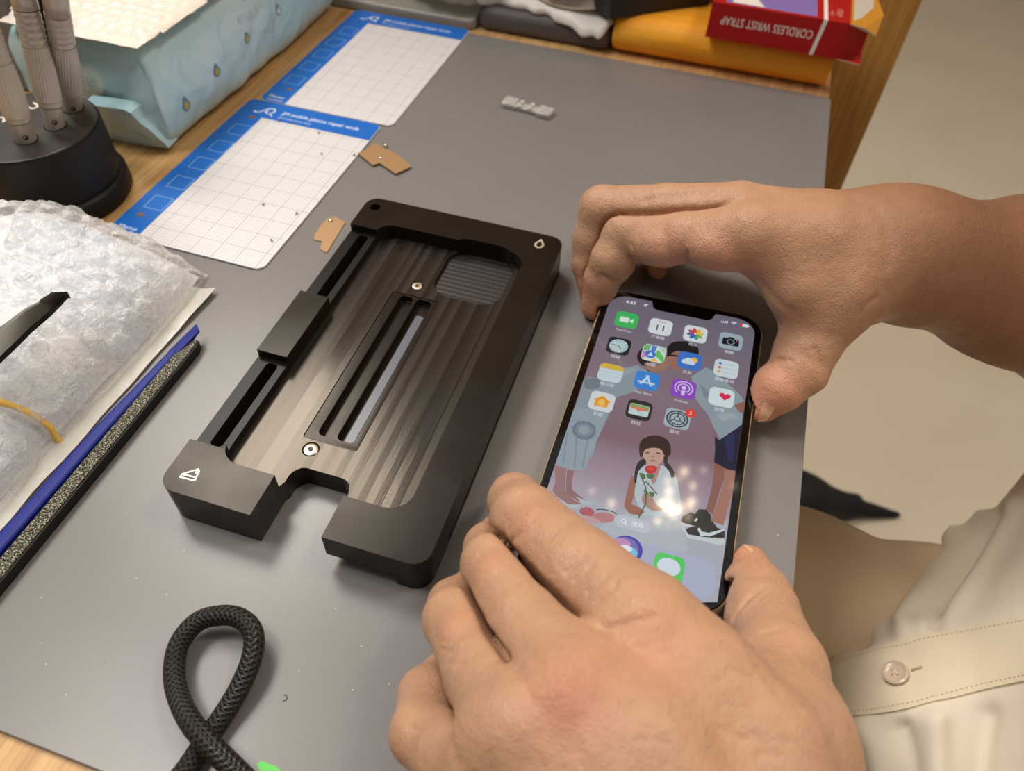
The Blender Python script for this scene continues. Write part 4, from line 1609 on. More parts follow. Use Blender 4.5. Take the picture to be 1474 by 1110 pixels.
mxx = n.add('ShaderNodeMath', operation='MAXIMUM')
n.link(saw(1), mxx.inputs[0])
n.link(saw(-1), mxx.inputs[1])
n.link(n.ramp(mxx.outputs[0], [(.28, (14, 13, 12)), (.47, (52, 47, 42))]), n.b.inputs['Base Color'])
n.bump(mxx.outputs[0], .0008, .9)
RAD, NS = 3.25, 20
cb = MB().tube(pts, RAD, NS)
co_ = cb.build('braided_cable', cm_, smooth=True)
tag(co_, 'black braided cable crossing itself in a loop at the near edge of the mat', 'cable')
uvl = co_.data.uv_layers.new(name='braid')
s_ = [0.0]
for a_, b_ in zip(pts[:-1], pts[1:]):
    s_.append(s_[-1] + float(np.linalg.norm(np.array(b_) - np.array(a_))))
for pl in co_.data.polygons:
    ids = [co_.data.loops[l].vertex_index for l in pl.loop_indices]
    ks = [i % NS for i in ids]
    wrap = max(ks) - min(ks) > NS / 2
    for l, i in zip(pl.loop_indices, ids):
        k = i % NS
        if wrap and k == 0:
            k = NS
        uvl.data[l].uv = (k / NS * 8, s_[min(i // NS, len(s_) - 1)] / 1.9)
g_ = material('green_tape', (96, 204, 84), .5)
q = [P(u, v, .05) for u, v in ((370, 1101), (378, 1096), (384, 1099), (398, 1104), (412, 1116), (430, 1160), (392, 1150))]
tag(MB().prism([(x, y) for x, y, _ in q][::-1], .05, .5).build('green_tape', g_), 'scrap of bright green tape at the near edge beside the cable', 'tape')

bl = material('blue_nylon', (14, 30, 122), .45, spec=.3)
t = thing('pry_stick', 'long blue plastic pry stick lying along the bag edge', 'pry tool', (-197, 100, 0))
sp_pts = [(-4.2, -130, 3.4), (-4, -60, 3.4), (-2.6, 0, 3.4), (-1.0, 50, 3.4), (.6, 70, 3.2)]
MB().soft_prism(lambda i: [(-7.6 + i, -140), (-.6 - i, -140), (1.6 - i, 20), (3.2 - i, 66), (-1.0 + i, 68), (-4.2 + i, 20)], 0.05, 5.2, 1.5).build('handle', bl, t, auto=50)
v_ = [(-1.0, 66, .6), (3.2, 64, .6), (6.4, 79, 6.5), (3.0, 82, 6.5), (-1.0, 66, 4.8), (3.2, 64, 4.8), (6.4, 79, 7.4), (3.0, 82, 7.4)]
MB().add(v_, [(3, 2, 1, 0), (4, 5, 6, 7), (0, 1, 5, 4), (1, 2, 6, 5), (2, 3, 7, 6), (3, 0, 4, 7)]).build('bent_tip', bl, t)
fb = material('emery', (84, 78, 68), .85, spec=.2)
n = N(fb)
c = n.coords()
g = n.noise(c, 1600, 2, .7)
n.link(n.ramp(g, [(.36, (24, 24, 20)), (.5, (74, 70, 60)), (.66, (186, 182, 160))]), n.b.inputs['Base Color'])
n.bump(g, .0003, .8)
fs_ = material('file_foam', (22, 19, 17), .7)
t = thing('nail_file', 'narrow black emery file lying right beside the blue pry stick', 'file', (-191.2, 100, 0))
MB().prism([(-3.6, -140), (3.0, -140), (2.8, 72), (1.6, 75.5), (-2.6, 75.5), (-3.4, 73)], .05, 4.6).build('core', fs_, t)
MB().prism([(-3.3, -140), (2.2, -140), (2.0, 71.6), (1.2, 74.8), (-2.4, 74.8), (-3.1, 72.6)], 4.6, 5.1).build('grit_face', fb, t)
# ------------------------------------------------------------------ bubble-wrap bundle
film = bpy.data.materials.new('bubble_film')
film.use_nodes = True
nt_ = film.node_tree
for nd in list(nt_.nodes):
    nt_.nodes.remove(nd)
out = nt_.nodes.new('ShaderNodeOutputMaterial')
pr_ = nt_.nodes.new('ShaderNodeBsdfPrincipled')
pr_.inputs['Base Color'].default_value = lin((250, 248, 245))
pr_.inputs['Coat Weight'].default_value = 1.0
pr_.inputs['Coat Roughness'].default_value = .06
pr_.inputs['Roughness'].default_value = .12
pr_.inputs['Specular IOR Level'].default_value = .75
tr_ = nt_.nodes.new('ShaderNodeBsdfTransparent')
mxs = nt_.nodes.new('ShaderNodeMixShader')
lw = nt_.nodes.new('ShaderNodeLayerWeight')
lw.inputs['Blend'].default_value = .35
tcn = nt_.nodes.new('ShaderNodeTexCoord')
no1 = nt_.nodes.new('ShaderNodeTexNoise')
no1.inputs['Scale'].default_value = 130
no1.inputs['Detail'].default_value = 5
no1.inputs['Distortion'].default_value = 1.6
nt_.links.new(tcn.outputs['Object'], no1.inputs['Vector'])
bp_ = nt_.nodes.new('ShaderNodeBump')
bp_.inputs['Distance'].default_value = .0013
bp_.inputs['Strength'].default_value = 1.0
vr1 = nt_.nodes.new('ShaderNodeTexVoronoi')
vr1.feature = 'DISTANCE_TO_EDGE'
vr1.inputs['Scale'].default_value = 105
dis = nt_.nodes.new('ShaderNodeMixRGB')
dis.blend_type = 'ADD'
dis.inputs[0].default_value = .012
nt_.links.new(tcn.outputs['Object'], dis.inputs[1])
nt_.links.new(no1.outputs['Color'], dis.inputs[2])
nt_.links.new(dis.outputs[0], vr1.inputs['Vector'])
pw_ = nt_.nodes.new('ShaderNodeMath')
pw_.operation = 'MULTIPLY_ADD'
pw_.inputs[1].default_value = 1.6
nt_.links.new(vr1.outputs['Distance'], pw_.inputs[0])
nt_.links.new(no1.outputs['Fac'], pw_.inputs[2])
bp2 = nt_.nodes.new('ShaderNodeBump')
bp2.inputs['Distance'].default_value = .003
bp2.inputs['Strength'].default_value = 1.0
nt_.links.new(pw_.outputs[0], bp2.inputs['Height'])
nt_.links.new(bp2.outputs['Normal'], pr_.inputs['Coat Normal'])
nt_.links.new(pw_.outputs[0], bp_.inputs['Height'])
nt_.links.new(bp_.outputs['Normal'], pr_.inputs['Normal'])
nt_.links.new(bp_.outputs['Normal'], lw.inputs['Normal'])
mr_ = nt_.nodes.new('ShaderNodeMapRange')
mr_.inputs['To Min'].default_value = .26
mr_.inputs['To Max'].default_value = .85
nt_.links.new(lw.outputs['Facing'], mr_.inputs['Value'])
nt_.links.new(mr_.outputs[0], mxs.inputs[0])
nt_.links.new(tr_.outputs[0], mxs.inputs[1])
nt_.links.new(pr_.outputs[0], mxs.inputs[2])
nt_.links.new(mxs.outputs[0], out.inputs['Surface'])

rng = np.random.default_rng(11)


def vnoise(x, y, seed, scale):
    """Smooth value noise."""
    r = np.random.default_rng(seed).random((64, 64))
    X, Y = x / scale + 100.3, y / scale + 100.7
    i, j = np.floor(X).astype(int), np.floor(Y).astype(int)
    fx, fy = X - i, Y - j
    fx, fy = fx * fx * (3 - 2 * fx), fy * fy * (3 - 2 * fy)
    g_ = lambda a, b: r[a % 64, b % 64]
    return (g_(i, j) * (1 - fx) + g_(i + 1, j) * fx) * (1 - fy) + (g_(i, j + 1) * (1 - fx) + g_(i + 1, j + 1) * fx) * fy - .5


DXR = -5.5


def bundle_h(x, y, inset=0.0):
    """Height of the wrapped bundle (mm): a rounded slab with a waist where the rubber band grips it."""
    waist = np.exp(-((y - 110) / 9.0) ** 2)
    xr = -206 + DXR - inset - 0.0 - 2 * waist + 3 * vnoise(x * 0 - 206, y, 3, 26)
    yt = 221 - inset + 5 * vnoise(x, y * 0 + 221, 5, 30) - 0.0018 * (x + 262) ** 2
    dx = np.clip((xr - x) / 46, 0, 1)
    dy = np.clip((yt - y) / 30, 0, 1)
    dl = np.clip((x + 318 - inset + 0 * y) / 26, 0, 1)
    prof = lambda t: np.sqrt(np.clip(1 - (1 - t) ** 2, 0, 1))
    top = 33 + 4 * vnoise(x, y, 7, 40) - 7 * waist - 8 * np.clip((105 - y) / 40, 0, 1)
    return top * prof(dx) * prof(dy) * prof(dl) - inset * .6


def bundle_grid(nu1, nu2, nv1, nv2, inset=0.0):
    """Grid whose lines crowd at the rounded right and far rims."""
    th = np.linspace(0, math.pi / 2, nu1)
    ux = np.concatenate([46 * (1 - np.cos(th)), np.linspace(46, 122, nu2)[1:]])
    ph_ = np.linspace(0, math.pi / 2, nv1)
    vy = np.concatenate([30 * (1 - np.cos(ph_)), np.linspace(30, 200, nv2)[1:]])
    U, V_ = np.meshgrid(ux, vy, indexing='ij')
    X_, Y_ = -206 - U, 221 - V_
    for _ in range(6):
        waist = np.exp(-((Y_ - 110) / 9.0) ** 2)
        X_ = -206 + DXR - inset - 0.0 - 2 * waist + 3 * vnoise(X_ * 0 - 206, Y_, 3, 26) - U
        Y_ = 221 - inset + 5 * vnoise(X_, Y_ * 0 + 221, 5, 30) - 0.0018 * (X_ + 262) ** 2 - V_
    return X_, Y_


X, Y = bundle_grid(44, 92, 34, 200)
Hh = bundle_h(X, Y)
HB = Hh.copy()
# hexagonal lattice of squashed air bubbles
add = np.zeros_like(Hh)
cre = np.zeros_like(Hh)
for r in range(26):
    for c in range(18):
        bx = -324 + c * 9.8 + (r % 2) * 4.9 + rng.normal(0, .9)
        by = 14 + r * 8.6 + rng.normal(0, .9)
        rad = rng.uniform(3.7, 4.9)
        hh = rng.uniform(1.8, 4.6)
        d2 = ((X - bx) ** 2 + ((Y - by) * rng.uniform(.85, 1.2)) ** 2) / rad ** 2
        add = np.maximum(add, hh * np.sqrt(np.clip(1 - d2, 0, 1)))
add += 1.3 * (1 - np.abs(2 * vnoise(X, Y, 21, 6))) ** 6 + 1.0 * (1 - np.abs(2 * vnoise(X + Y, X - Y, 22, 4))) ** 4 + .8 * vnoise(X, Y, 23, 2.2)
Hh = np.maximum(Hh + add * np.clip(HB / 8, 0, 1), 1.3)
bw = thing('bubble_wrap_bundle', 'crumpled clear bubble-wrap bundle tied with a yellow rubber band at the left edge', 'bubble wrap', (-255, 130, 0))


def grid_mesh(X, Y, Z, mask, off=(0, 0, 0)):
    idx = -np.ones(X.shape, int)
    idx[mask] = np.arange(mask.sum())
    V = np.stack([X[mask] - off[0], Y[mask] - off[1], Z[mask] - off[2]], 1)
    a, b, c, d_ = idx[:-1, :-1], idx[1:, :-1], idx[1:, 1:], idx[:-1, 1:]
    ok = (a >= 0) & (b >= 0) & (c >= 0) & (d_ >= 0)
    return V, np.stack([a[ok], b[ok], c[ok], d_[ok]], 1)


V, F = grid_mesh(X, Y, Hh, X > -322, (-255, 130, 0))
F = F[:, ::-1]
link_mesh('bubble_film', V, F, film, bw, smooth=True)
inner = noisy('wrapped_pouch', (250, 250, 250), (206, 214, 230), 22, .55, bump=.002, bscale=80)
X2, Y2 = bundle_grid(20, 40, 16, 90, 3.0)
H2 = bundle_h(X2, Y2, 3.0) + 1.6 * vnoise(X2, Y2, 31, 7)
V, F = grid_mesh(X2, Y2, np.maximum(H2, 1.2), X2 > -318, (-255, 130, 0))
F = F[:, ::-1]
link_mesh('wrapped_pouch', V, F, inner, bw, smooth=True)
# flat lower edge of the bag
bagm = noisy('bag_film', (205, 200, 190), (186, 182, 174), 40, .3, bump=.0006, bscale=160, spec=.5)
fu = np.concatenate([np.linspace(0, 14, 15), np.linspace(16, 90, 30)])
fv = np.arange(0, 190, 1.6)
U3, V3 = np.meshgrid(fu, fv, indexing='ij')
Y3 = 209 - V3 - .10 * U3 + 1.2 * vnoise(U3 * 1.0, U3 * 0, 43, 7)
xe = -203.2 - .02 * (208 - Y3) - 1.2 * vnoise(Y3 * 0, Y3, 41, 18)
X3 = xe - U3
Z3 = .5 + .9 * (vnoise(X3, Y3, 42, 11) + .5) + 2.0 * np.exp(-(U3 / 5) ** 2) * np.clip((Y3 - 150) / 60, 0, 1)
V, F = grid_mesh(X3, Y3, Z3, U3 >= 0, (-255, 130, 0))
nb3 = len(V)
V = np.concatenate([V, V - np.array([0, 0, .35])])
F = np.concatenate([F, F[:, ::-1] + nb3])
link_mesh('bag_flap', V, F, bagm, bw, smooth=True)
# rubber band
rbm = material('yellow_rubber', (244, 196, 92), .4, spec=.4)
line = []
for u, v in ((-30, 570), (0, 579), (22, 586), (42, 595), (60, 606), (72, 616), (79, 627)):
    lo, hi = 0., 60.
    best = None
    for z in np.arange(0, 45, .5):
        q = P(u, v, z)
        h = float(bundle_h(np.array([q[0]]), np.array([q[1]]))[0]) + 1.6
        if best is None or abs(h - z) < best[0]:
            best = (abs(h - z), q)
    line.append(best[1] - np.array([-255, 130, 0]))
line.append(line[-1] + np.array([1.2, -.5, -5]))
MB().tube(catmull(line, 6), 1.25, 10).build('rubber_band', rbm, bw, smooth=True)
# dark pry blade lying on the bundle
blm = material('dark_steel', (44, 40, 32), .32, metal=.6, spec=.5)
t = thing('black_tweezers', 'dark angled tweezer tip resting on top of the bubble-wrap bundle', 'tweezers', tuple(P(40, 460, 38)))
o0 = P(40, 460, 38)
top = [(-60, 512), (0, 471), (20, 456), (36, 444), (56, 434), (58, 431), (74, 421), (97, 420)]
bot = [(-60, 566), (0, 513), (22, 492), (42, 472), (62, 455), (70, 448), (82, 436), (97, 420)]
TZ = [38, 38, 38, 38, 37.6, 37.6, 37, 36.4]
vs, fs = [], []
for (a, b), z in zip(zip(top, bot), TZ):
    A_, B_ = P(*a, z + 2.2) - o0, P(*b, z) - o0
    Mx = (A_ + B_) / 2 + np.array([0, 0, .6])
    vs += [A_, A_ * .55 + Mx * .45, B_, B_ - np.array([0, 0, 2.4]), A_ - np.array([0, 0, 3.4])]
for i in range(len(top) - 1):
    for k in range(5):
        fs.append((i * 5 + k, i * 5 + (k + 1) % 5, (i + 1) * 5 + (k + 1) % 5, (i + 1) * 5 + k))
fs += [(0, 4, 3, 2, 1), tuple(len(vs) - 5 + k for k in range(5))]
MB().add(vs, fs).build('blade', blm, t, auto=25)

# ------------------------------------------------------------------ screwdriver holder and drivers
hb = material('holder_rubber', (20, 18, 17), .5, spec=.35)
ht_ = noisy('holder_top', (52, 48, 44), (62, 57, 52), 60, .42, bump=.00015, bscale=900)
HX, HY = -323.5, 250
hold = thing('driver_holder', 'round black two-tier holder with silver screwdrivers standing in it', 'tool holder', (HX, HY, -2))
MB().lathe([(35.6, 0), (36.6, 1.5), (36.2, 9), (35, 11), (32, 11.6)], 72).build('base_ring', hb, hold, auto=35)
MB().lathe([(33.2, 11.2), (33.9, 12.6), (33.7, 38.6), (32.8, 39.6)], 72).build('body', hb, hold, auto=35)
MB().lathe([(32.7, 39.4), (32.0, 40.0)], 72).build('top_plate', ht_, hold, auto=35)
blk = material('hole_black', (8, 7, 7), .8)
wl = material('holder_lettering', (222, 216, 200), .5)
TOPZ = 38.0
holes = {'a': (38, 201), 'b': (80, 181), 'c': (105, 156)}
for k, (u, v) in holes.items():
    q = P(u, v, TOPZ)
    MB().prism(ellipse(q[0] - HX, q[1] - HY, 5.6, n=32), 40.0, 40.06).build('hole', blk, hold)
m_ = MB()
for ch, lx, ly in (('2', -336.9, 250.1), ('U', -334.3, 258.2), ('U', -331.9, 265.4), ('L', -329.6, 272.2)):
    add_text(m_, ch, 8.0, (lx - HX, ly - HY, 40.08), (.31, .95, 0), (-.95, .31, 0), bold=.2)
m_.build('printed_letters', wl, hold)
alu = material('brushed_aluminium', (190, 180, 168), .42, metal=.35, spec=.6)
prt = material('driver_print', (40, 36, 34), .5)


def driver(name, lab, hole, topuv, topz, r=6.2):
    b = P(*hole, TOPZ)
    tp = P(*topuv, topz)
    ax_ = (tp - b)
    L = np.linalg.norm(ax_)
    ax_ = ax_ / L
    t = thing(name, lab, 'screwdriver', tuple(b), 0, 'silver screwdrivers in the round holder')
    t.rotation_mode = 'QUATERNION'
    t.rotation_quaternion = Vector((0, 0, 1)).rotation_difference(Vector(ax_))
    MB().lathe([(r * .74, -8), (r * .76, 9.5), (r * .82, 10)], 40).build('lower_collar', alu, t, auto=30)
    MB().lathe([(r * .84, 10.2), (r * .88, 11.0), (r * .88, 12.6), (r * .84, 13.2)], 40).build('ring', alu, t, auto=30)
    # twisted fluted grip
    nfl, ns, nz = 30, 180, 30
    vs, fs = [], []
    for j in range(nz + 1):
        s_ = j / nz
        z = 13.2 + 25 * s_
        rr = r * (.93 + .07 * math.sin(math.pi * min(1, s_ * 1.1)))
        for i in range(ns):
            a = 2 * math.pi * i / ns
            k = .5 + .5 * math.cos(nfl * a - s_ * 9)
            rad = rr - .26 * (k ** 2) * min(1, 8 * s_, 8 * (1 - s_))
            vs.append((rad * math.cos(a), rad * math.sin(a), z))
    for j in range(nz):
        for i in range(ns):
            i2 = (i + 1) % ns
            fs.append((j * ns + i, j * ns + i2, (j + 1) * ns + i2, (j + 1) * ns + i))
    MB().add(vs, fs).build('fluted_grip', alu, t, smooth=True)
    pf = [(r * .9, 38.2)]
    for k in range(5):
        z = 38.4 + k * 3.1
        pf += [(r * .92, z + .4), (r * .86, z + 1.0), (r * .86, z + 2.2), (r * .91, z + 2.8)]
    MB().lathe(pf, 40).build('ringed_neck', alu, t, auto=25)
    MB().lathe([(r * .88, 54), (r * .9, 60), (r * 1.0, 78), (r * .9, 96), (r * .4, 97)], 40).build('upper_grip', alu, t, smooth=True)
    # small printed emblem on collar, facing the room
    d_ = Vector(CC - b).normalized()
    inv = t.rotation_quaternion.inverted()
    dl = inv @ d_
    ang = math.atan2(dl.y, dl.x)

    def wrap(pts, zc, rr):
        return [(rr * math.cos(ang + x / rr), rr * math.sin(ang + x / rr), zc + y) for x, y in pts]
    for zc, rr, kk in ((3.6, r * .765, 1.0), (66, r * .95, 1.3)):
        e = MB()
        ring = ellipse(0, 0, 1.25 * kk, n=20)
        ring2 = ellipse(0, 0, .8 * kk, n=20)
        n0 = len(ring)
        e.add(wrap(ring, zc, rr) + wrap(ring2, zc, rr), [(i, (i + 1) % n0, n0 + (i + 1) % n0, n0 + i) for i in range(n0)])
        e.add(wrap([(-.4 * kk, -.8 * kk), (.5 * kk, -.8 * kk), (.9 * kk, .5 * kk), (-.1 * kk, .1 * kk)], zc, rr), [(0, 1, 2, 3)])
        e.build('printed_emblem', prt, t)
    e = MB()
    v2, f2 = text_geo('2U', 3.4, 'LEFT', .03)
    e.add([(r * math.cos(ang - p_[1] / r), r * math.sin(ang - p_[1] / r), 69 + p_[0]) for p_ in v2], f2)
    e.build('printed_letters', prt, t)
    return t


driver('screwdriver', 'leftmost silver screwdriver, leaning out of the holder at the frame edge', holes['a'], (2, 104), 71)
driver('screwdriver', 'middle silver screwdriver standing in the round holder, nearest the viewer', holes['b'], (47, 50), 80, 6.0)
driver('screwdriver', 'silver screwdriver at the back of the holder, in front of the blue pack', holes['c'], (88, 50), 78, 6.0)

tb, tt = P(94, 142, TOPZ), P(60, -6, 84)  # rod added to stand for the dark gap between the drivers
t = thing('dark_gap_rod', 'slim black tool standing between the silver screwdrivers in the holder', 'tool', tuple(tb))
MB().tube([(0, 0, -5), tuple((tt - tb) * .5), tuple(tt - tb), tuple((tt - tb) * 1.3)], [2.2, 2.4, 2.6, 1.6], 14).build('shaft', hb, t, smooth=True)
MB().tube([tuple((tt - tb) * .30), tuple((tt - tb) * .36)], [2.9, 2.9], 14).build('collar', hb, t, smooth=True)

# ------------------------------------------------------------------ blue pack of wipes and the padded mailer on top
wp = material('pack_film', (172, 210, 220), .24, spec=.65, coat=.4)
n = N(wp)
c = n.coords()
n.link(n.ramp(n.noise(c, 16, 2), [(.3, (176, 216, 226)), (.7, (198, 228, 234))]), n.b.inputs['Base Color'])
cr = n.add('ShaderNodeTexNoise')
cr.inputs['Scale'].default_value = 34
cr.inputs['Detail'].default_value = 2.5
cr.inputs['Distortion'].default_value = .5
n.link(c, cr.inputs['Vector'])
n.bump(cr.outputs['Fac'], .010, .6)
WX, WY = -290, 304
wipes = thing('wipes_pack', 'light blue plastic pack of wet wipes lying behind the screwdriver holder', 'wipes', (WX, WY, -2))
nu, nv_ = 96, 60
LX, LY, LZ = 88.0, 205.0, 60.0
vs, fs = [], []


def pack_pt(th, s):
    """Cross-section angle th, s in 0..1 along the length."""
    e = .30
    cx_, cz = math.cos(th), math.sin(th)
    x = math.copysign(abs(cx_) ** e, cx_) * LX / 2
    z = math.copysign(abs(cz) ** e, cz) * LZ / 2 + LZ / 2
    end = min(s, 1 - s) * 2
    y = s * LY
    k = 1.0
    # ends pinch towards the seal
    if end < .05:
        k = .90 + .10 * math.sqrt(max(0, 1 - (1 - end / .05) ** 2))
    zz = (z - LZ * .42) * k + LZ * .42
    x *= (.96 + .04 * k)
    bulge = 2.2 * math.sin(math.pi * s) * (1 if abs(cx_) > .7 else .3)
    x += math.copysign(bulge, cx_)
    zz *= 1 - .10 * math.sin(2 * math.pi * s + .6) * .3
    return (x - LX / 2, y, max(.3, zz))


for j in range(nv_ + 1):
    for i in range(nu):
        x, y, z = pack_pt(2 * math.pi * i / nu, j / nv_)
        vs.append((x, y, z))
for j in range(nv_):
    for i in range(nu):
        i2 = (i + 1) % nu
        fs.append((j * nu + i, (j + 1) * nu + i, (j + 1) * nu + i2, j * nu + i2))
fs.append(tuple(range(nu)))
fs.append(tuple(nv_ * nu + i for i in range(nu - 1, -1, -1)))
V = np.array(vs)
dv = 1.4 * np.array([vnoise(np.array([p_[1] + p_[0] * .5]), np.array([p_[2] + p_[0] * .3]), 51, 13)[0] for p_ in vs])
cen = np.array([-LX / 2, LY / 2, LZ / 2])
dirn = (V - cen) / (np.linalg.norm(V - cen, axis=1, keepdims=True) + 1e-9)
V = V + dirn * dv[:, None]
V[:, 2] = np.maximum(V[:, 2], .2)
V = V + dirn * (2.2 * np.array([vnoise(np.array([p_[1] * 1.0]), np.array([p_[2] * 1.2 + p_[0]]), 52, 28)[0] for p_ in vs]))[:, None]
V[:, 2] = np.maximum(V[:, 2], .2)
from mathutils.bvhtree import BVHTree
PBVH = BVHTree.FromPolygons([Vector(p_) for p_ in V], [tuple(f) for f in fs])
link_mesh('pouch', V, fs, wp, wipes, smooth=True)
# folded gusset and crimped seal at the near end
def front(u, v, y_):
    d_ = ray(u, v)
    t_ = (y_ - CC[1]) / d_[1]
    return CC + d_ * t_ - np.array([WX, WY, -2])


gs = MB()
o_ = [front(118, 150, 292), front(150, 154, 293), (front(178, 158, 293)), front(188, 163, 294), front(200, 176, 296), front(214, 186, 298), front(243, 213, 302)]
i_ = [front(118, 196, 303), front(150, 198, 303), front(176, 204, 303), front(190, 207, 303), front(206, 209, 303), front(222, 211, 303), front(243, 214, 304)]
for q_ in i_:
    q_[2] = max(q_[2], .4)
vs_ = [tuple(a) for a in o_] + [tuple(a) for a in i_] + [tuple(a + np.array([0, 9, .6])) for a in o_]
fs_g = []
for k in range(6):
    fs_g += [(k, 7 + k, 8 + k, k + 1), (k, k + 1, 15 + k, 14 + k), (14 + k, 15 + k, 8 + k, 7 + k)]
gs.add(vs_, fs_g)
gs.build('folded_end', wp, wipes)

# prints on the long side, pressed to the film
def side(s_y, zc):
    """point on the right face of the pack (local)"""
    hit = PBVH.ray_cast(Vector((60, s_y, zc)), Vector((-1, 0, 0)))[0]
    return tuple(hit) if hit is not None else (0., s_y, zc)


def on_side(polyg, y0, z0):
    return [(side(y0 + a_, z0 + b_)[0] + .25, y0 + a_, z0 + b_) for a_, b_ in polyg]


dcol = material('pack_print_grey', (108, 136, 156), .5)
ycol = material('pack_print_yellow', (188, 176, 84), .5)
wcol = material('pack_print_pale', (222, 232, 236), .5)


def drop(y0, z0, s, inner_m):
    sh = [(math.sin(t_) * s * (.55 + .45 * math.cos(t_ / 2) ** 2 if False else 1) * (1 - .55 * max(0, math.cos(t_))), -math.cos(t_) * -s * (1.55 if math.cos(t_) > 0 else 1)) for t_ in [k * 2 * math.pi / 28 for k in range(28)]]
    pts_ = on_side(sh, y0, z0)
    pm_ = on_side([(a_ * .62, b_ * .6 - s * .12) for a_, b_ in sh], y0, z0)
    return MB().add(pts_, [tuple(range(len(pts_)))], 0).add([(x + .12, y, z) for x, y, z in pm_], [tuple(range(len(pm_)))], 1).build('printed_drop', [dcol, inner_m], wipes)


drop(20, 19, 3.4, ycol)
drop(52, 24, 3.2, ycol)
drop(88, 28, 2.8, ycol)
drop(126, 30, 2.8, wcol)


def side_text(s_, size, y0, z0, m__, name):
    v2, f2 = text_geo(s_, size, 'LEFT', 0.02)
    p2 = [(side(y0 + a_[0], z0 + a_[1])[0] + .3, y0 + a_[0], z0 + a_[1]) for a_ in v2]
    return MB().add(p2, f2).build(name, m__, wipes)


side_text('婴儿柔湿巾', 6.0, 82, 40, wcol, 'printed_line')
pts_ = on_side(rrect(0, 0, 46, 15, 1.5), 140, 36)
MB().add(pts_, [tuple(range(len(pts_)))]).build('printed_panel', dcol, wipes)
v2, f2 = text_geo('纯水', 11, 'LEFT', .03)
MB().add([(side(144 + a_[0], 43 + a_[1])[0] + .5, 144 + a_[0], 43 + a_[1]) for a_ in v2], f2).build('printed_characters', wcol, wipes)
fl_ = MB()
for k in range(6):
    a = k * math.pi / 3
    pts_ = on_side([(2.6 * math.cos(a) + 1.0 * math.cos(t_), 2.6 * math.sin(a) + 1.0 * math.sin(t_)) for t_ in [j * math.pi / 5 for j in range(10)]], 94, 52)
    fl_.add(pts_, [tuple(range(10))])
fl_.build('printed_flower', dcol, wipes)
fr2 = MB()


def fpt(x_, z_):
    hit = PBVH.ray_cast(Vector((x_, -80, z_)), Vector((0, 1, 0)))[0]
    return (x_, (hit.y if hit is not None else 0) - .4, z_)


v2, f2 = text_geo('贝', 12, 'LEFT', .03)
fr2.add([fpt(-66 + a_[0], 40 + a_[1]) for a_ in v2], f2)
v2, f2 = text_geo('爱护', 8, 'LEFT', .02)
fr2.add([fpt(-54 + a_[0], 33 + a_[1]) for a_ in v2], f2)
fr2.build('printed_front', wcol, wipes)

# padded mailer
ml = material('mailer_film', (232, 224, 212), .32, spec=.45)
n = N(ml)
c = n.coords()
vv = n.add('ShaderNodeTexVoronoi', feature='SMOOTH_F1')
vv.inputs['Scale'].default_value = 120
n.link(c, vv.inputs['Vector'])
b1 = n.bump(vv.outputs['Distance'], .0016, .6)
n.bump(n.noise(c, 240, 4), .0012, .6, b1)
mx_ = np.arange(-374, -283.4, 1.3)
my_ = np.arange(292, 470, 1.3)
X5, Y5 = np.meshgrid(mx_, my_, indexing='ij')
xe = -285.5 + .07 * (Y5 - 300) * 0 + 1.2 * vnoise(X5, Y5, 61, 14)
ye = 299 + 1.3 * vnoise(X5, Y5, 62, 9)
m5 = (X5 < xe) & (Y5 > ye) & (X5 > -371 + 5 * vnoise(X5, Y5, 64, 6))
ed = np.minimum(np.clip((xe - X5 - 1) / 9, 0, 1), np.clip((Y5 - ye - 8) / 8, 0, 1))
bub = np.zeros_like(X5)
for r in range(24):
    for c_ in range(15):
        bx, by = -402 + c_ * 8.6 + (r % 2) * 4.3, 290 + r * 7.6
        bub = np.maximum(bub, np.sqrt(np.clip(1 - ((X5 - bx) ** 2 + (Y5 - by) ** 2) / 14.5, 0, 1)))
Z5 = 60.3 + 2.4 * np.sqrt(ed) + 1.1 * bub * ed + .5 * vnoise(X5, Y5, 63, 5)
V, F = grid_mesh(X5, Y5, Z5, m5, (-340, 380, 60))
nb = len(V)
Vb = V.copy()
Vb[:, 2] = np.minimum(Vb[:, 2] - .5, .0)
mail = thing('padded_mailer', 'white bubble-padded mailer lying on top of the blue wipes pack', 'mailer', (-340, 380, 60))
link_mesh('padded_sheet', np.concatenate([V, Vb]), np.concatenate([F, F[:, ::-1] + nb]), ml, mail, smooth=True)
# grey casing behind
gb = material('grey_casing', (120, 122, 128), .5)
o = MB().soft_prism(rrect_fn(-560, 330, -392, 520, 6), -2, 150, 3).build('grey_casing', gb, auto=40)
tag(o, 'grey plastic casing standing behind the blue wipes pack at the far left', 'casing')
# ------------------------------------------------------------------ things along the far edge of the desk
tg = material('tray_grey', (158, 154, 148), .32, spec=.45)
tray = MB().soft_prism(rrect_fn(-300, 512, -184, 640, 6), -2, 5.5, 2.0).build('grey_tray', tg, auto=40)
tag(tray, 'flat silver-grey tray under the cut-glass bowl beyond the far card', 'tray')
cbm = noisy('cardboard', (196, 160, 116), (206, 170, 126), 30, .7)
o = MB().soft_prism(rrect_fn(-372, 506, -308, 580, 1.5, 2), -2, 20, .6).build('cardboard_box', cbm, auto=40)
tag(o, 'corner of a small tan cardboard box behind the blue wipes pack', 'box')
gl = material('cut_glass', (240, 234, 218), .08, spec=.8, trans=.55, ior=1.5)
bowl = thing('glass_bowl', 'scalloped cut-glass bowl standing on the grey tray', 'bowl', (-206, 562, 5.6))
nr = 192
vs, fs = [], []
prof = [(20, 0), (33, 1.0), (42, 8), (50, 20), (53, 27), (50.5, 27), (46, 18), (38, 7), (20, 3.5)]
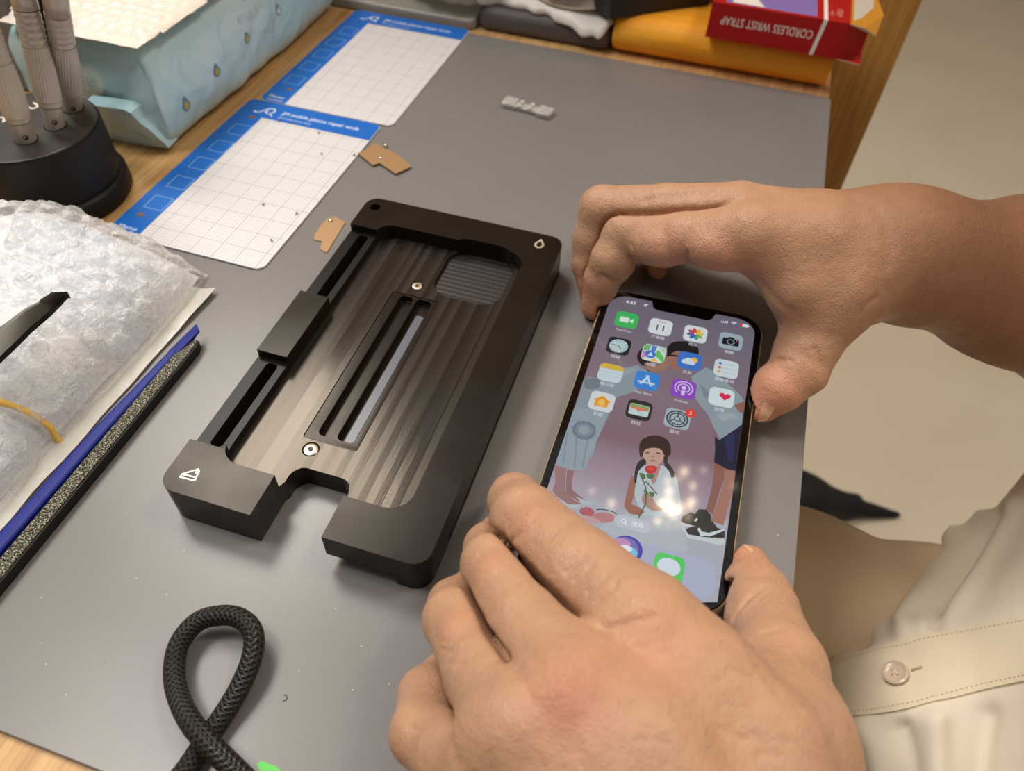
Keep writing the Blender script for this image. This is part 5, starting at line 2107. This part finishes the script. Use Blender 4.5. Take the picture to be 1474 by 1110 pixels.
for j, (r, z) in enumerate(prof):
    for i in range(nr):
        a = 2 * math.pi * i / nr
        lobe = abs(math.sin(a * 9))
        k = 1 + (.085 * lobe if 1 < j < 6 else .0)
        dz = 2.2 * lobe * (j in (4, 5))
        vs.append((r * k * math.cos(a), r * k * math.sin(a), z + dz))
for j in range(len(prof) - 1):
    for i in range(nr):
        i2 = (i + 1) % nr
        fs.append((j * nr + i, j * nr + i2, (j + 1) * nr + i2, (j + 1) * nr + i))
fs += [tuple(range(nr - 1, -1, -1)), tuple((len(prof) - 1) * nr + i for i in range(nr))]
MB().add(vs, fs).build('scalloped_body', gl, bowl, auto=40)
pd = noisy('pad_grey', (92, 86, 86), (100, 94, 94), 60, .6)
o = MB().soft_prism(rrect_fn(-183, 515.5, -86, 605, 7), -2, 14, 5.5).build('grey_pad', pd, auto=50)
tag(o, 'thick dark grey pad with rounded edges, under the white tissue', 'pad')
tis = material('tissue', (240, 234, 228), .85, spec=.2, sss=.1)
rg = [(-186, 524), (-180, 519.5), (-172, 524), (-165, 523), (-157, 521), (-149, 522), (-141, 517.5), (-133, 520), (-126, 515), (-119, 514), (-112, 513), (-104, 509.5), (-97, 511), (-92, 510), (-88, 516), (-85, 530), (-86, 560), (-88, 604), (-184, 604), (-187, 560)]
rr = catmull([(a, b) for a, b in rg], 6, True)


def shrink(i):
    cx_, cy_ = -136, 556
    return [(x + (cx_ - x) / math.hypot(cx_ - x, cy_ - y) * i, y + (cy_ - y) / math.hypot(cx_ - x, cy_ - y) * i) for x, y in rr]


tm = MB().soft_prism(shrink, 14.05, 19.5, 2.6)
tm.v = [(x, y, z - (max(0, 517 - y) * .9 if y < 517 else 0) + (1.0 * float(vnoise(np.array([x]), np.array([y]), 71, 6)[0]) if z > 15 else 0)) for x, y, z in tm.v]
o = tm.build('white_tissue', tis, smooth=True)
tag(o, 'crumpled white tissue folded on the dark grey pad, under the steel cup', 'tissue')
ss = material('brushed_steel', (186, 174, 160), .3, metal=1.0)
n = N(ss)
n.bump(n.noise(n.coords((2500, 2500, 20)), 1.0, 2), .00004, .6)
cup = thing('steel_cup', 'brushed stainless steel cup standing on the white tissue', 'cup', (-120, 553, 20.2))
MB().lathe([(29, 0), (32.5, .8), (33.5, 3), (35, 16), (36, 34), (36.4, 62), (35, 62), (34, 10), (20, 4)], 72).build('wall', ss, cup, auto=35)
MB().lathe([(36.2, 60.5), (37.4, 61.2), (37.4, 63), (36.2, 63.6)], 72).build('rim', ss, cup, auto=35)
# orange pouch, black box, red carton
om = material('orange_pouch', (250, 164, 40), .5, spec=.35)
n = N(om)
n.link(n.ramp(n.noise(n.coords((8, 60, 60)), 3, 3), [(.3, (252, 164, 40)), (.7, (255, 184, 60))]), n.b.inputs['Base Color'])
n.bump(n.noise(n.coords((14, 50, 50)), 2, 3), .002, .5)
prof = [(12 * math.cos(R_(a)) + 12 if abs(a - 180) <= 90 else 50, 0) for a in ()]
sec = [(y, z) for y, z in ([(13 - 13 * math.cos(R_(a)), 12.5 - 12.5 * math.sin(R_(a))) for a in range(90, -91, -12)] + [(30, 25), (52, 24), (58, 18), (58, 4), (54, 0)])]
m_ = MB()
ns_ = len(sec)
xsn = [-84, -83, -80, -40, 0, 40, 58, 60.5, 61.5]
for x in xsn:
    k = 1.0 if -82 < x < 59 else (.94 if x not in (-84, 61.5) else .82)
    m_.v += [(x + (0.06 * (y - 13) if x > 50 else 0), 513.5 + 29 + (y - 29) * (.97 + .03 * k), -1.6 + 12.5 + (z - 12.5) * k) for y, z in sec]
for j in range(len(xsn) - 1):
    for i in range(ns_):
        i2 = (i + 1) % ns_
        m_.f.append((j * ns_ + i, j * ns_ + i2, (j + 1) * ns_ + i2, (j + 1) * ns_ + i))
m_.f += [tuple(range(ns_ - 1, -1, -1)), tuple((len(xsn) - 1) * ns_ + i for i in range(ns_))]
m_.m = [0] * len(m_.f)
o = m_.build('orange_pouch', om, smooth=False, auto=50)
tag(o, 'long bright orange pouch lying along the far edge of the desk under the red box', 'pouch')
bx = material('dark_box', (34, 36, 32), .55)
A_, B_ = np.array([-87., 509.]), np.array([-27., 559.])
t_ = (B_ - A_) / np.linalg.norm(B_ - A_)
nn_ = np.array([-t_[1], t_[0]])
q = [A_, B_, B_ + nn_ * 62, A_ + nn_ * 62]
th = thing('black_box', 'flat black box resting across the left end of the orange pouch', 'box', (A_[0], A_[1], 23.6))
qq = [tuple(p_ - A_) for p_ in q]
MB().prism(qq, .0, 22).build('tray', bx, th)
MB().prism([tuple((np.array(p_) - np.mean(qq, 0)) * 1.015 + np.mean(qq, 0)) for p_ in qq], 14, 26).build('lid', material('dark_lid', (40, 42, 38), .5), th)

rd = material('red_card', (178, 20, 24), .42, spec=.4)
rdi = material('card_inside', (206, 196, 182), .7)
wh = material('red_box_white', (246, 238, 230), .5)
ppl = material('red_box_picture', (140, 118, 190), .45)
pnk = material('red_box_print', (226, 170, 160), .5)
org = material('red_box_gold', (206, 140, 40), .5)
X0, X1, Y0, Y1, Z0, Z1 = -22.5, 61.5, 506.5, 556, 24.2, 46
red = thing('red_carton', 'red cardboard carton with upside-down white lettering and an open end flap', 'carton', (X0, Y0, Z0))
w_, d_, h_ = X1 - X0, Y1 - Y0, Z1 - Z0
t = .5
m_ = MB()
for a, b, c0_, c1_, e0, e1 in ((0, w_, 0, d_, 0, t), (0, w_, 0, d_, h_ - t, h_), (0, w_, 0, t, t, h_ - t), (0, w_, d_ - t, d_, t, h_ - t), (0, t, t, d_ - t, t, h_ - t)):
    m_.prism([(a, c0_), (b, c0_), (b, c1_), (a, c1_)], e0, e1)
m_.build('carton_body', rd, red)
wi = MB().prism([(.6, .6), (w_ - .4, .6), (w_ - .4, d_ - .6), (.6, d_ - .6)], .6, .7)
wi.build('carton_lining', rdi, red)
f1 = MB().add([(w_, 0, h_), (w_, d_, h_), (w_ + 14, d_ - 2, h_ + 2.0), (w_ + 20, d_ * .5, h_ - 1), (w_ + 17, 4, h_ - 6), (w_ + 9, .5, h_ - 1.2)], [(0, 5, 4, 3, 2, 1)])
k_ = len(f1.v)
f1.add([(x, y, z - .5) for x, y, z in f1.v], [(1, 2, 3, 4, 5, 0)], 1)
for i in range(6):
    j = (i + 1) % 6
    f1.f.append((i, j, k_ + j, k_ + i)); f1.m.append(1)
f1.build('top_flap', [org, rdi], red)
f2 = MB().add([(w_, 0, 0.2), (w_ + 14, 1, -1.2), (w_ + 15, 18, -1.2), (w_, 30, 0.2)], [(0, 1, 2, 3)]).add([(w_, 0, -.4), (w_ + 14, 1, -1.9), (w_ + 15, 18, -1.9), (w_, 30, -.4)], [(3, 2, 1, 0)], 1).add([(w_, 0, .2), (w_ + 14, 1, -1.2), (w_ + 14, 1, -1.9), (w_, 0, -.4)], [(3, 2, 1, 0)], 1)
f2.build('bottom_flap', [rd, rdi], red)
f3 = MB().add([(w_, .2, .5), (w_ + 13, 7, 1.5), (w_ + 12.5, 8, h_ - 4), (w_, .2, h_ - .6)], [(0, 1, 2, 3)]).add([(w_, .8, .5), (w_ + 12.6, 7.6, 1.5), (w_ + 12.1, 8.6, h_ - 4), (w_, .8, h_ - .6)], [(3, 2, 1, 0)], 1)
f3.build('side_flap', [rd, rdi], red)
m_ = MB()
m_.add([(w_ - 18, -.08, 0), (w_ - 15.6, -.08, 0), (w_ - 13.4, -.08, h_), (w_ - 15.8, -.08, h_)], [(0, 1, 2, 3)])
m_.add([(w_ - 15.8, 0, h_ + .06), (w_ - 13.4, 0, h_ + .06), (w_ - 15.6, d_, h_ + .06), (w_ - 18, d_, h_ + .06)], [(0, 1, 2, 3)])
m_.build('white_stripe', wh, red)
m_ = MB()
tw_ = text_geo('CORDLESS WRIST STRAP', 7.4, 'CENTER', .03)[0]
add_text(m_, 'CORDLESS WRIST STRAP', 7.4, (w_ * .43, -.1, h_ * .56), (-1, 0, 0), (0, 0, -1), bold=.03, sx=57.0 / (max(p_[0] for p_ in tw_) - min(p_[0] for p_ in tw_)))
m_.build('carton_lettering', wh, red)
MB().flat([(8, 3), (w_ - 20, 3), (w_ - 22, d_ - 3), (8, d_ - 3)], h_ + .05).build('carton_picture', ppl, red)
MB().flat([(12, 4), (32, 4), (26, 16), (12, 18)], h_ + .1).build('carton_picture', wh, red)
m_ = MB()
add_text(m_, 'STRAP', 5, (w_ - 7, 14, h_ + .06), (0, -1, 0), (1, 0, 0), sx=.8)
add_text(m_, 'WRIST', 3, (w_ - 11.5, 12, h_ + .06), (0, -1, 0), (1, 0, 0), sx=.8)
m_.build('carton_top_print', pnk, red)

# lamps whose reflection shows in the phone's glass: a small cluster of bulbs under the ceiling
bulb = material('bulb', (255, 255, 255), .4, emit=(255, 226, 186), estr=34)
shade = material('bulb_cap', (120, 100, 70), .4, metal=.8)
lampc = np.array([17., 154., 12.]) + np.array([-0.01, .6, .8]) * 2000
ch = thing('bulb_cluster', 'cluster of small warm bulbs hanging under the ceiling beyond the desk', 'lamp', tuple(lampc))


def mirrored(u, v, dist):
    """Where a lamp hangs whose glint shows at (u, v) on the phone's glass."""
    d_ = ray(u, v)
    n_g = PHM[:, 2]
    hit = CC + d_ * (((PHC - CC) @ n_g) / (d_ @ n_g))
    d_ = d_ / np.linalg.norm(d_)
    return hit + (d_ - 2 * (d_ @ n_g) * n_g) * dist


rl = random.Random(9)
glints = [(965, 733, 1.3), (957, 728, 1.2), (973, 736, 1.2), (962, 722, 1.1), (980, 731, 1.0), (951, 724, .9), (969, 742, .9), (963, 707, 1.1), (985, 679, 1.0), (1013, 677, .5), (997, 700, .8), (961, 692, .7), (996, 722, 1.0), (993, 729, .8), (880, 725, .9), (852, 707, .5), (947, 750, .9), (990, 746, .5), (977, 756, .4), (961, 757, .4), (976, 690, .5), (1057, 700, .4)]
for u, v, s_ in glints:
    q = mirrored(u, v, 1980 + rl.uniform(-60, 60)) - lampc
    k = .72 * s_
    MB().lathe([(4 * k, -17 * k), (12 * k, -10 * k), (15 * k, 0), (11 * k, 10 * k), (4 * k, 15 * k)], 16, tuple(q)).build('bulb', bulb, ch, smooth=True)
# ------------------------------------------------------------------ the person's clothes
shm = material('shirt_cloth', (226, 212, 188), .75, spec=.25, sss=.06)
n = N(shm)
c = n.coords()
n.link(n.ramp(n.noise(c, 20, 3), [(.3, (232, 220, 200)), (.7, (240, 229, 210))]), n.b.inputs['Base Color'])
wv = n.add('ShaderNodeTexWave')
wv.inputs['Scale'].default_value = 900
n.link(c, wv.inputs['Vector'])
n.bump(wv.outputs['Fac'], .00006, .5)
rows = [
    [(1390, 772, -150), (1424, 742, -125), (1471, 684, -95), (1540, 590, -62), (1640, 450, -20)],
    [(1350, 812, -146), (1400, 782, -112), (1462, 720, -84), (1550, 640, -48), (1690, 520, 10)],
    [(1290, 872, -138), (1350, 846, -106), (1440, 800, -76), (1540, 750, -36), (1720, 660, 26)],
    [(1232, 918, -126), (1310, 896, -94), (1420, 858, -72), (1540, 822, -30), (1740, 760, 36)],
    [(1192, 956, -114), (1290, 924, -84), (1400, 903, -70), (1540, 876, -28), (1760, 830, 40)],
    [(1202, 1000, -110), (1298, 972, -81), (1408, 948, -68), (1540, 920, -28), (1760, 880, 42)],
    [(1208, 1038, -109), (1306, 1020, -81), (1416, 994, -67), (1545, 968, -28), (1764, 930, 42)],
    [(1214, 1090, -112), (1316, 1080, -86), (1424, 1060, -70), (1555, 1030, -30), (1774, 1000, 40)],
    [(1222, 1160, -118), (1328, 1150, -92), (1436, 1140, -74), (1570, 1120, -34), (1790, 1090, 36)],
    [(1236, 1290, -130), (1344, 1290, -106), (1456, 1290, -84), (1600, 1270, -44), (1830, 1240, 26)],
    [(1262, 1520, -160), (1370, 1530, -136), (1490, 1540, -110), (1660, 1540, -70), (1920, 1540, 0)],
]
G = np.array([[P(*q) for q in r] for r in rows])
# carry the front on up to the chest and round the back of the neckline, out of the frame
ext = []
for k, r in enumerate(G):
    s = k / (len(G) - 1)
    yy = r[-1][1] * .6 + (330 - 300 * s) * .4
    a = np.array([max(r[-1][0], 196), yy, 110.])
    b = np.array([206 - 8 * math.sin(math.pi * s), 315 - 285 * s, 200.])
    c_ = np.array([216 - 10 * math.sin(math.pi * s), 300 - 255 * s, 300.])
    ext.append(np.concatenate([r, [a, b, c_]]))
G = np.array(ext)


def dense(G, nu_, nv__):
    out_ = []
    for r in G:
        out_.append(catmull(list(r), nu_))
    out_ = np.array(out_)
    cols = [catmull(list(out_[:, j]), nv__) for j in range(out_.shape[1])]
    return np.array(cols).transpose(1, 0, 2)


D = dense(G, 14, 14)
nr_, nc_ = D.shape[:2]


def gnorm(D):
    du = np.gradient(D, axis=1)
    dv_ = np.gradient(D, axis=0)
    n_ = np.cross(dv_, du)
    n_ /= np.linalg.norm(n_, axis=2, keepdims=True) + 1e-9
    if (n_ * (CC - D)).sum(2).mean() < 0:
        n_ = -n_
    return n_


gn = gnorm(D)
pxy = px_of(D.reshape(-1, 3)).reshape(nr_, nc_, 2)
disp = np.zeros((nr_, nc_))


def fold(line, w_px, h, sharp=1.0):
    global disp
    pts_ = np.array(catmull(line, 6))
    flat_ = pxy.reshape(-1, 2)
    d_ = polydist(np.c_[flat_, np.zeros(len(flat_))], [np.array([*p_, 0]) for p_ in pts_]).reshape(nr_, nc_)
    disp = disp + h * np.exp(-(d_ / w_px) ** 2)


fold([(1423, 748), (1380, 800), (1340, 850), (1300, 905)], 14, 7)
fold([(1440, 745), (1400, 810), (1370, 850), (1345, 900)], 10, -5)
fold([(1460, 730), (1420, 800), (1385, 860), (1330, 905)], 12, 4)
fold([(1385, 775), (1330, 830), (1260, 905)], 12, 6)
fold([(1365, 800), (1310, 850), (1235, 925)], 9, -5)
fold([(1240, 1050), (1262, 1090), (1270, 1160)], 18, 4)
fold([(1300, 1050), (1312, 1100), (1310, 1180)], 14, -4)
fold([(1345, 1040), (1350, 1100), (1352, 1200)], 20, 6)
fold([(1420, 1030), (1412, 1080), (1400, 1170)], 16, -4)
fold([(1300, 930), (1310, 975), (1325, 1010)], 22, -1.6)
Dd = D + gn * disp[..., None]
shirt_v = Dd.reshape(-1, 3)
q4 = [(j * nc_ + i, j * nc_ + i + 1, (j + 1) * nc_ + i + 1, (j + 1) * nc_ + i) for j in range(nr_ - 1) for i in range(nc_ - 1)]
F4 = np.array(q4)
nn4 = normals(shirt_v, F4)
if (nn4 * (CC - shirt_v)).sum(1).mean() < 0:
    F4 = F4[:, ::-1]
    nn4 = -nn4
k_ = len(shirt_v)
rim = [i for i in range(nc_)] + [j * nc_ + nc_ - 1 for j in range(1, nr_)] + [(nr_ - 1) * nc_ + i for i in range(nc_ - 2, -1, -1)] + [j * nc_ for j in range(nr_ - 2, 0, -1)]
FF = [tuple(f) for f in F4] + [tuple(int(i) + k_ for i in f[::-1]) for f in F4] + [(a, b, b + k_, a + k_) for a, b in zip(rim, rim[1:] + rim[:1])]
VV = np.concatenate([shirt_v, shirt_v - nn4 * .8])
# short sleeves and back, out of the frame
sl = MB()
for H in (RIGHT, LEFT):
    a_, b_, c_ = H['arm'][0][-3], H['arm'][0][-2], H['arm'][0][-1]
    p0 = a_[0] * .35 + b_[0] * .65
    sl.tube([tuple(p0), tuple(b_[0]), tuple((b_[0] + c_[0]) / 2), tuple(c_[0]), tuple(c_[0] + (np.array([236, 160, 300]) - c_[0]) * .25)], [64, 62, 64, 66, 70], 32, caps=False)
n0 = len(VV)
shirt = link_mesh('shirt', np.concatenate([VV, np.array(sl.v)]), FF + [tuple(i + n0 for i in f) for f in sl.f], shm, person, smooth=True)
tag(shirt, 'cream button-front shirt')
# placket: a doubled strip between two stitched edges
plm = material('placket_cloth', (236, 222, 194), .7, spec=.25)
n = N(plm)
wv = n.add('ShaderNodeTexWave')
wv.inputs['Scale'].default_value = 900
n.link(n.coords(), wv.inputs['Vector'])
n.bump(wv.outputs['Fac'], .00006, .5)
j0, j1 = 4 * 14, 6 * 14
sub = Dd[j0:j1 + 1] + gnorm(Dd)[j0:j1 + 1] * 1.1
m1, m2 = sub.shape[:2]
pv = sub.reshape(-1, 3)
pf = np.array([(j * m2 + i, j * m2 + i + 1, (j + 1) * m2 + i + 1, (j + 1) * m2 + i) for j in range(m1 - 1) for i in range(m2 - 1)])
pn = normals(pv, pf)
if (pn * (CC - pv)).sum(1).mean() < 0:
    pf = pf[:, ::-1]
    pn = -pn
rim = [i for i in range(m2)] + [j * m2 + m2 - 1 for j in range(1, m1)] + [(m1 - 1) * m2 + i for i in range(m2 - 2, -1, -1)] + [j * m2 for j in range(m1 - 2, 0, -1)]
kk = len(pv)
pfaces = [tuple(f) for f in pf] + [tuple(int(i) + kk for i in f[::-1]) for f in pf] + [(a, b, b + kk, a + kk) for a, b in zip(rim, rim[1:] + rim[:1])]
placket = link_mesh('placket', np.concatenate([pv, pv - pn * 1.4]), pfaces, plm, shirt, smooth=False, auto=50)
# stitches along both edges
thr = material('thread', (196, 180, 150), .7)
sm_ = MB()
for jj in (2, m1 - 3):
    line = sub[jj]
    acc, nxt = 0., 0.
    for i in range(len(line) - 1):
        a, b = line[i], line[i + 1]
        L = np.linalg.norm(b - a)
        d_ = 0.
        while nxt < acc + L:
            p_ = a + (b - a) * ((nxt - acc) / L)
            tdir = (b - a) / L
            nz = pn[jj * m2 + i]
            s1, s2 = p_ + nz * .12, p_ + tdir * 1.1 + nz * .12
            w3 = np.cross(nz, tdir) * .22
            sm_.add([s1 - w3, s1 + w3, s2 + w3, s2 - w3], [(0, 3, 2, 1)])
            nxt += 2.0
        acc += L
        if acc > 190:
            break
sm_.build('stitching', thr, shirt)
# button
btm = material('button', (222, 200, 176), .25, spec=.5, coat=.3)


def surf(u, v):
    """nearest placket point seen at (u, v) and its normal"""
    q = px_of(pv)
    i = int(np.argmin((q[:, 0] - u) ** 2 + (q[:, 1] - v) ** 2))
    return pv[i], pn[i]


bp, bn = surf(1294, 970)
db = [(5.4, 0), (5.6, .6), (5.4, 1.5), (4.6, 1.8), (3.9, 1.35), (2.2, 1.2), (.5, 1.25)]
bt = MB().lathe(db, 40, tuple(bp + bn * .3), axis=tuple(bn)).build('button', btm, shirt, auto=40)
tx = np.cross(bn, [0, 0, 1.0]); tx /= np.linalg.norm(tx)
ty = np.cross(bn, tx)
hm = MB()
for a, b in ((1, 1), (1, -1), (-1, 1), (-1, -1)):
    hm.lathe([(.42, 0), (.42, .12)], 10, tuple(bp + bn * 1.52 + tx * a * 1.05 + ty * b * 1.05), axis=tuple(bn))
hm.tube([bp + bn * 1.75 + (tx + ty) * 1.0, bp + bn * 1.75 - (tx + ty) * 1.0], .3, 6, mi=1).tube([bp + bn * 1.75 + (tx - ty) * 1.0, bp + bn * 1.75 - (tx - ty) * 1.0], .3, 6, mi=1)
hm.build('button_thread', [material('button_hole', (150, 130, 110), .6), material('button_yarn', (236, 224, 204), .7)], bt)
# buttonhole
e1, n1 = surf(1312, 966)
e2, _ = surf(1327, 961)
MB().tube([e1 + n1 * .2, (e1 + e2) / 2 + n1 * .45, e2 + n1 * .2], .55, 8).build('buttonhole', thr, shirt, smooth=True)

# trousers: two thighs in khaki cloth
trm = material('trouser_cloth', (196, 172, 138), .8, spec=.2)
n = N(trm)
wv = n.add('ShaderNodeTexWave')
wv.inputs['Scale'].default_value = 700
n.link(n.coords(), wv.inputs['Vector'])
n.link(n.ramp(n.noise(n.coords(), 14, 3), [(.3, (208, 184, 150)), (.7, (218, 195, 162))]), n.b.inputs['Base Color'])
n.bump(wv.outputs['Fac'], .0001, .5)


def legs(p_):
    d_ = None
    for ys_ in (0, 1):
        y0_ = 214 if ys_ == 0 else 70
        hip = np.array([310., 165 + (48 if ys_ == 0 else -45), -196.])
        knee = np.array([-120., y0_ + (-6 if ys_ == 0 else -20), -222.])
        mid = np.array([105., y0_, -198.])
        c1_ = cone(p_, hip, mid, 92, 84)
        c2_ = cone(p_, mid, knee, 84, 68)
        sh_ = cone(p_, knee, knee + np.array([30, 0, -420.]), 66, 50)
        c_ = smin(smin(c1_, c2_, 20), sh_, 25)
        d_ = c_ if d_ is None else smin(d_, c_, 12)
    f_ = 3.2 * np.sin((p_[:, 0] * .9 + p_[:, 1] * .5 - p_[:, 2] * .25) * .075) * np.exp(-((p_[:, 0] - 190) / 90) ** 2)
    return d_ - f_


tv, tf = mesh_sdf(legs, (-220, -60, -680), (420, 400, -90), 5.0)
tv = relax(tv, tf, 2)
trz = link_mesh('trousers', tv, tf, trm, person, smooth=True)
tag(trz, 'khaki trousers over the thighs below the desk edge')

person.location = (.24, .15, -.72)
bpy.context.view_layer.update()
for c_o in person.children:
    c_o.matrix_parent_inverse = person.matrix_world.inverted()

# black bag on the floor, just showing past the desk edge
bgm = noisy('bag_cloth', (12, 11, 11), (18, 16, 15), 40, .7)


def bag(p_):
    a = P(1060, 700, -660)
    b = P(1150, 722, -690)
    c_ = P(1215, 728, -703)
    e = P(1292, 741, -714)
    d_ = smin(smin(cone(p_, a, b, 50, 40), cone(p_, b, c_, 44, 20), 20), cone(p_, c_, e, 17, 5), 10)
    k_ = P(1232, 718, -690)
    d_ = smin(d_, cone(p_, k_, k_ + np.array([5., 0, -10]), 9, 9), 5)
    return np.maximum(d_, -719.5 - p_[:, 2])


lo_ = np.array([100, 560, -722.])
gv, gf = mesh_sdf(bag, lo_, (480, 900, -560), 5.0)
bgo = link_mesh('black_bag', gv, gf, bgm, None, smooth=True)
tag(bgo, 'black cloth bag on the floor, its tip showing between desk edge and thigh', 'bag')
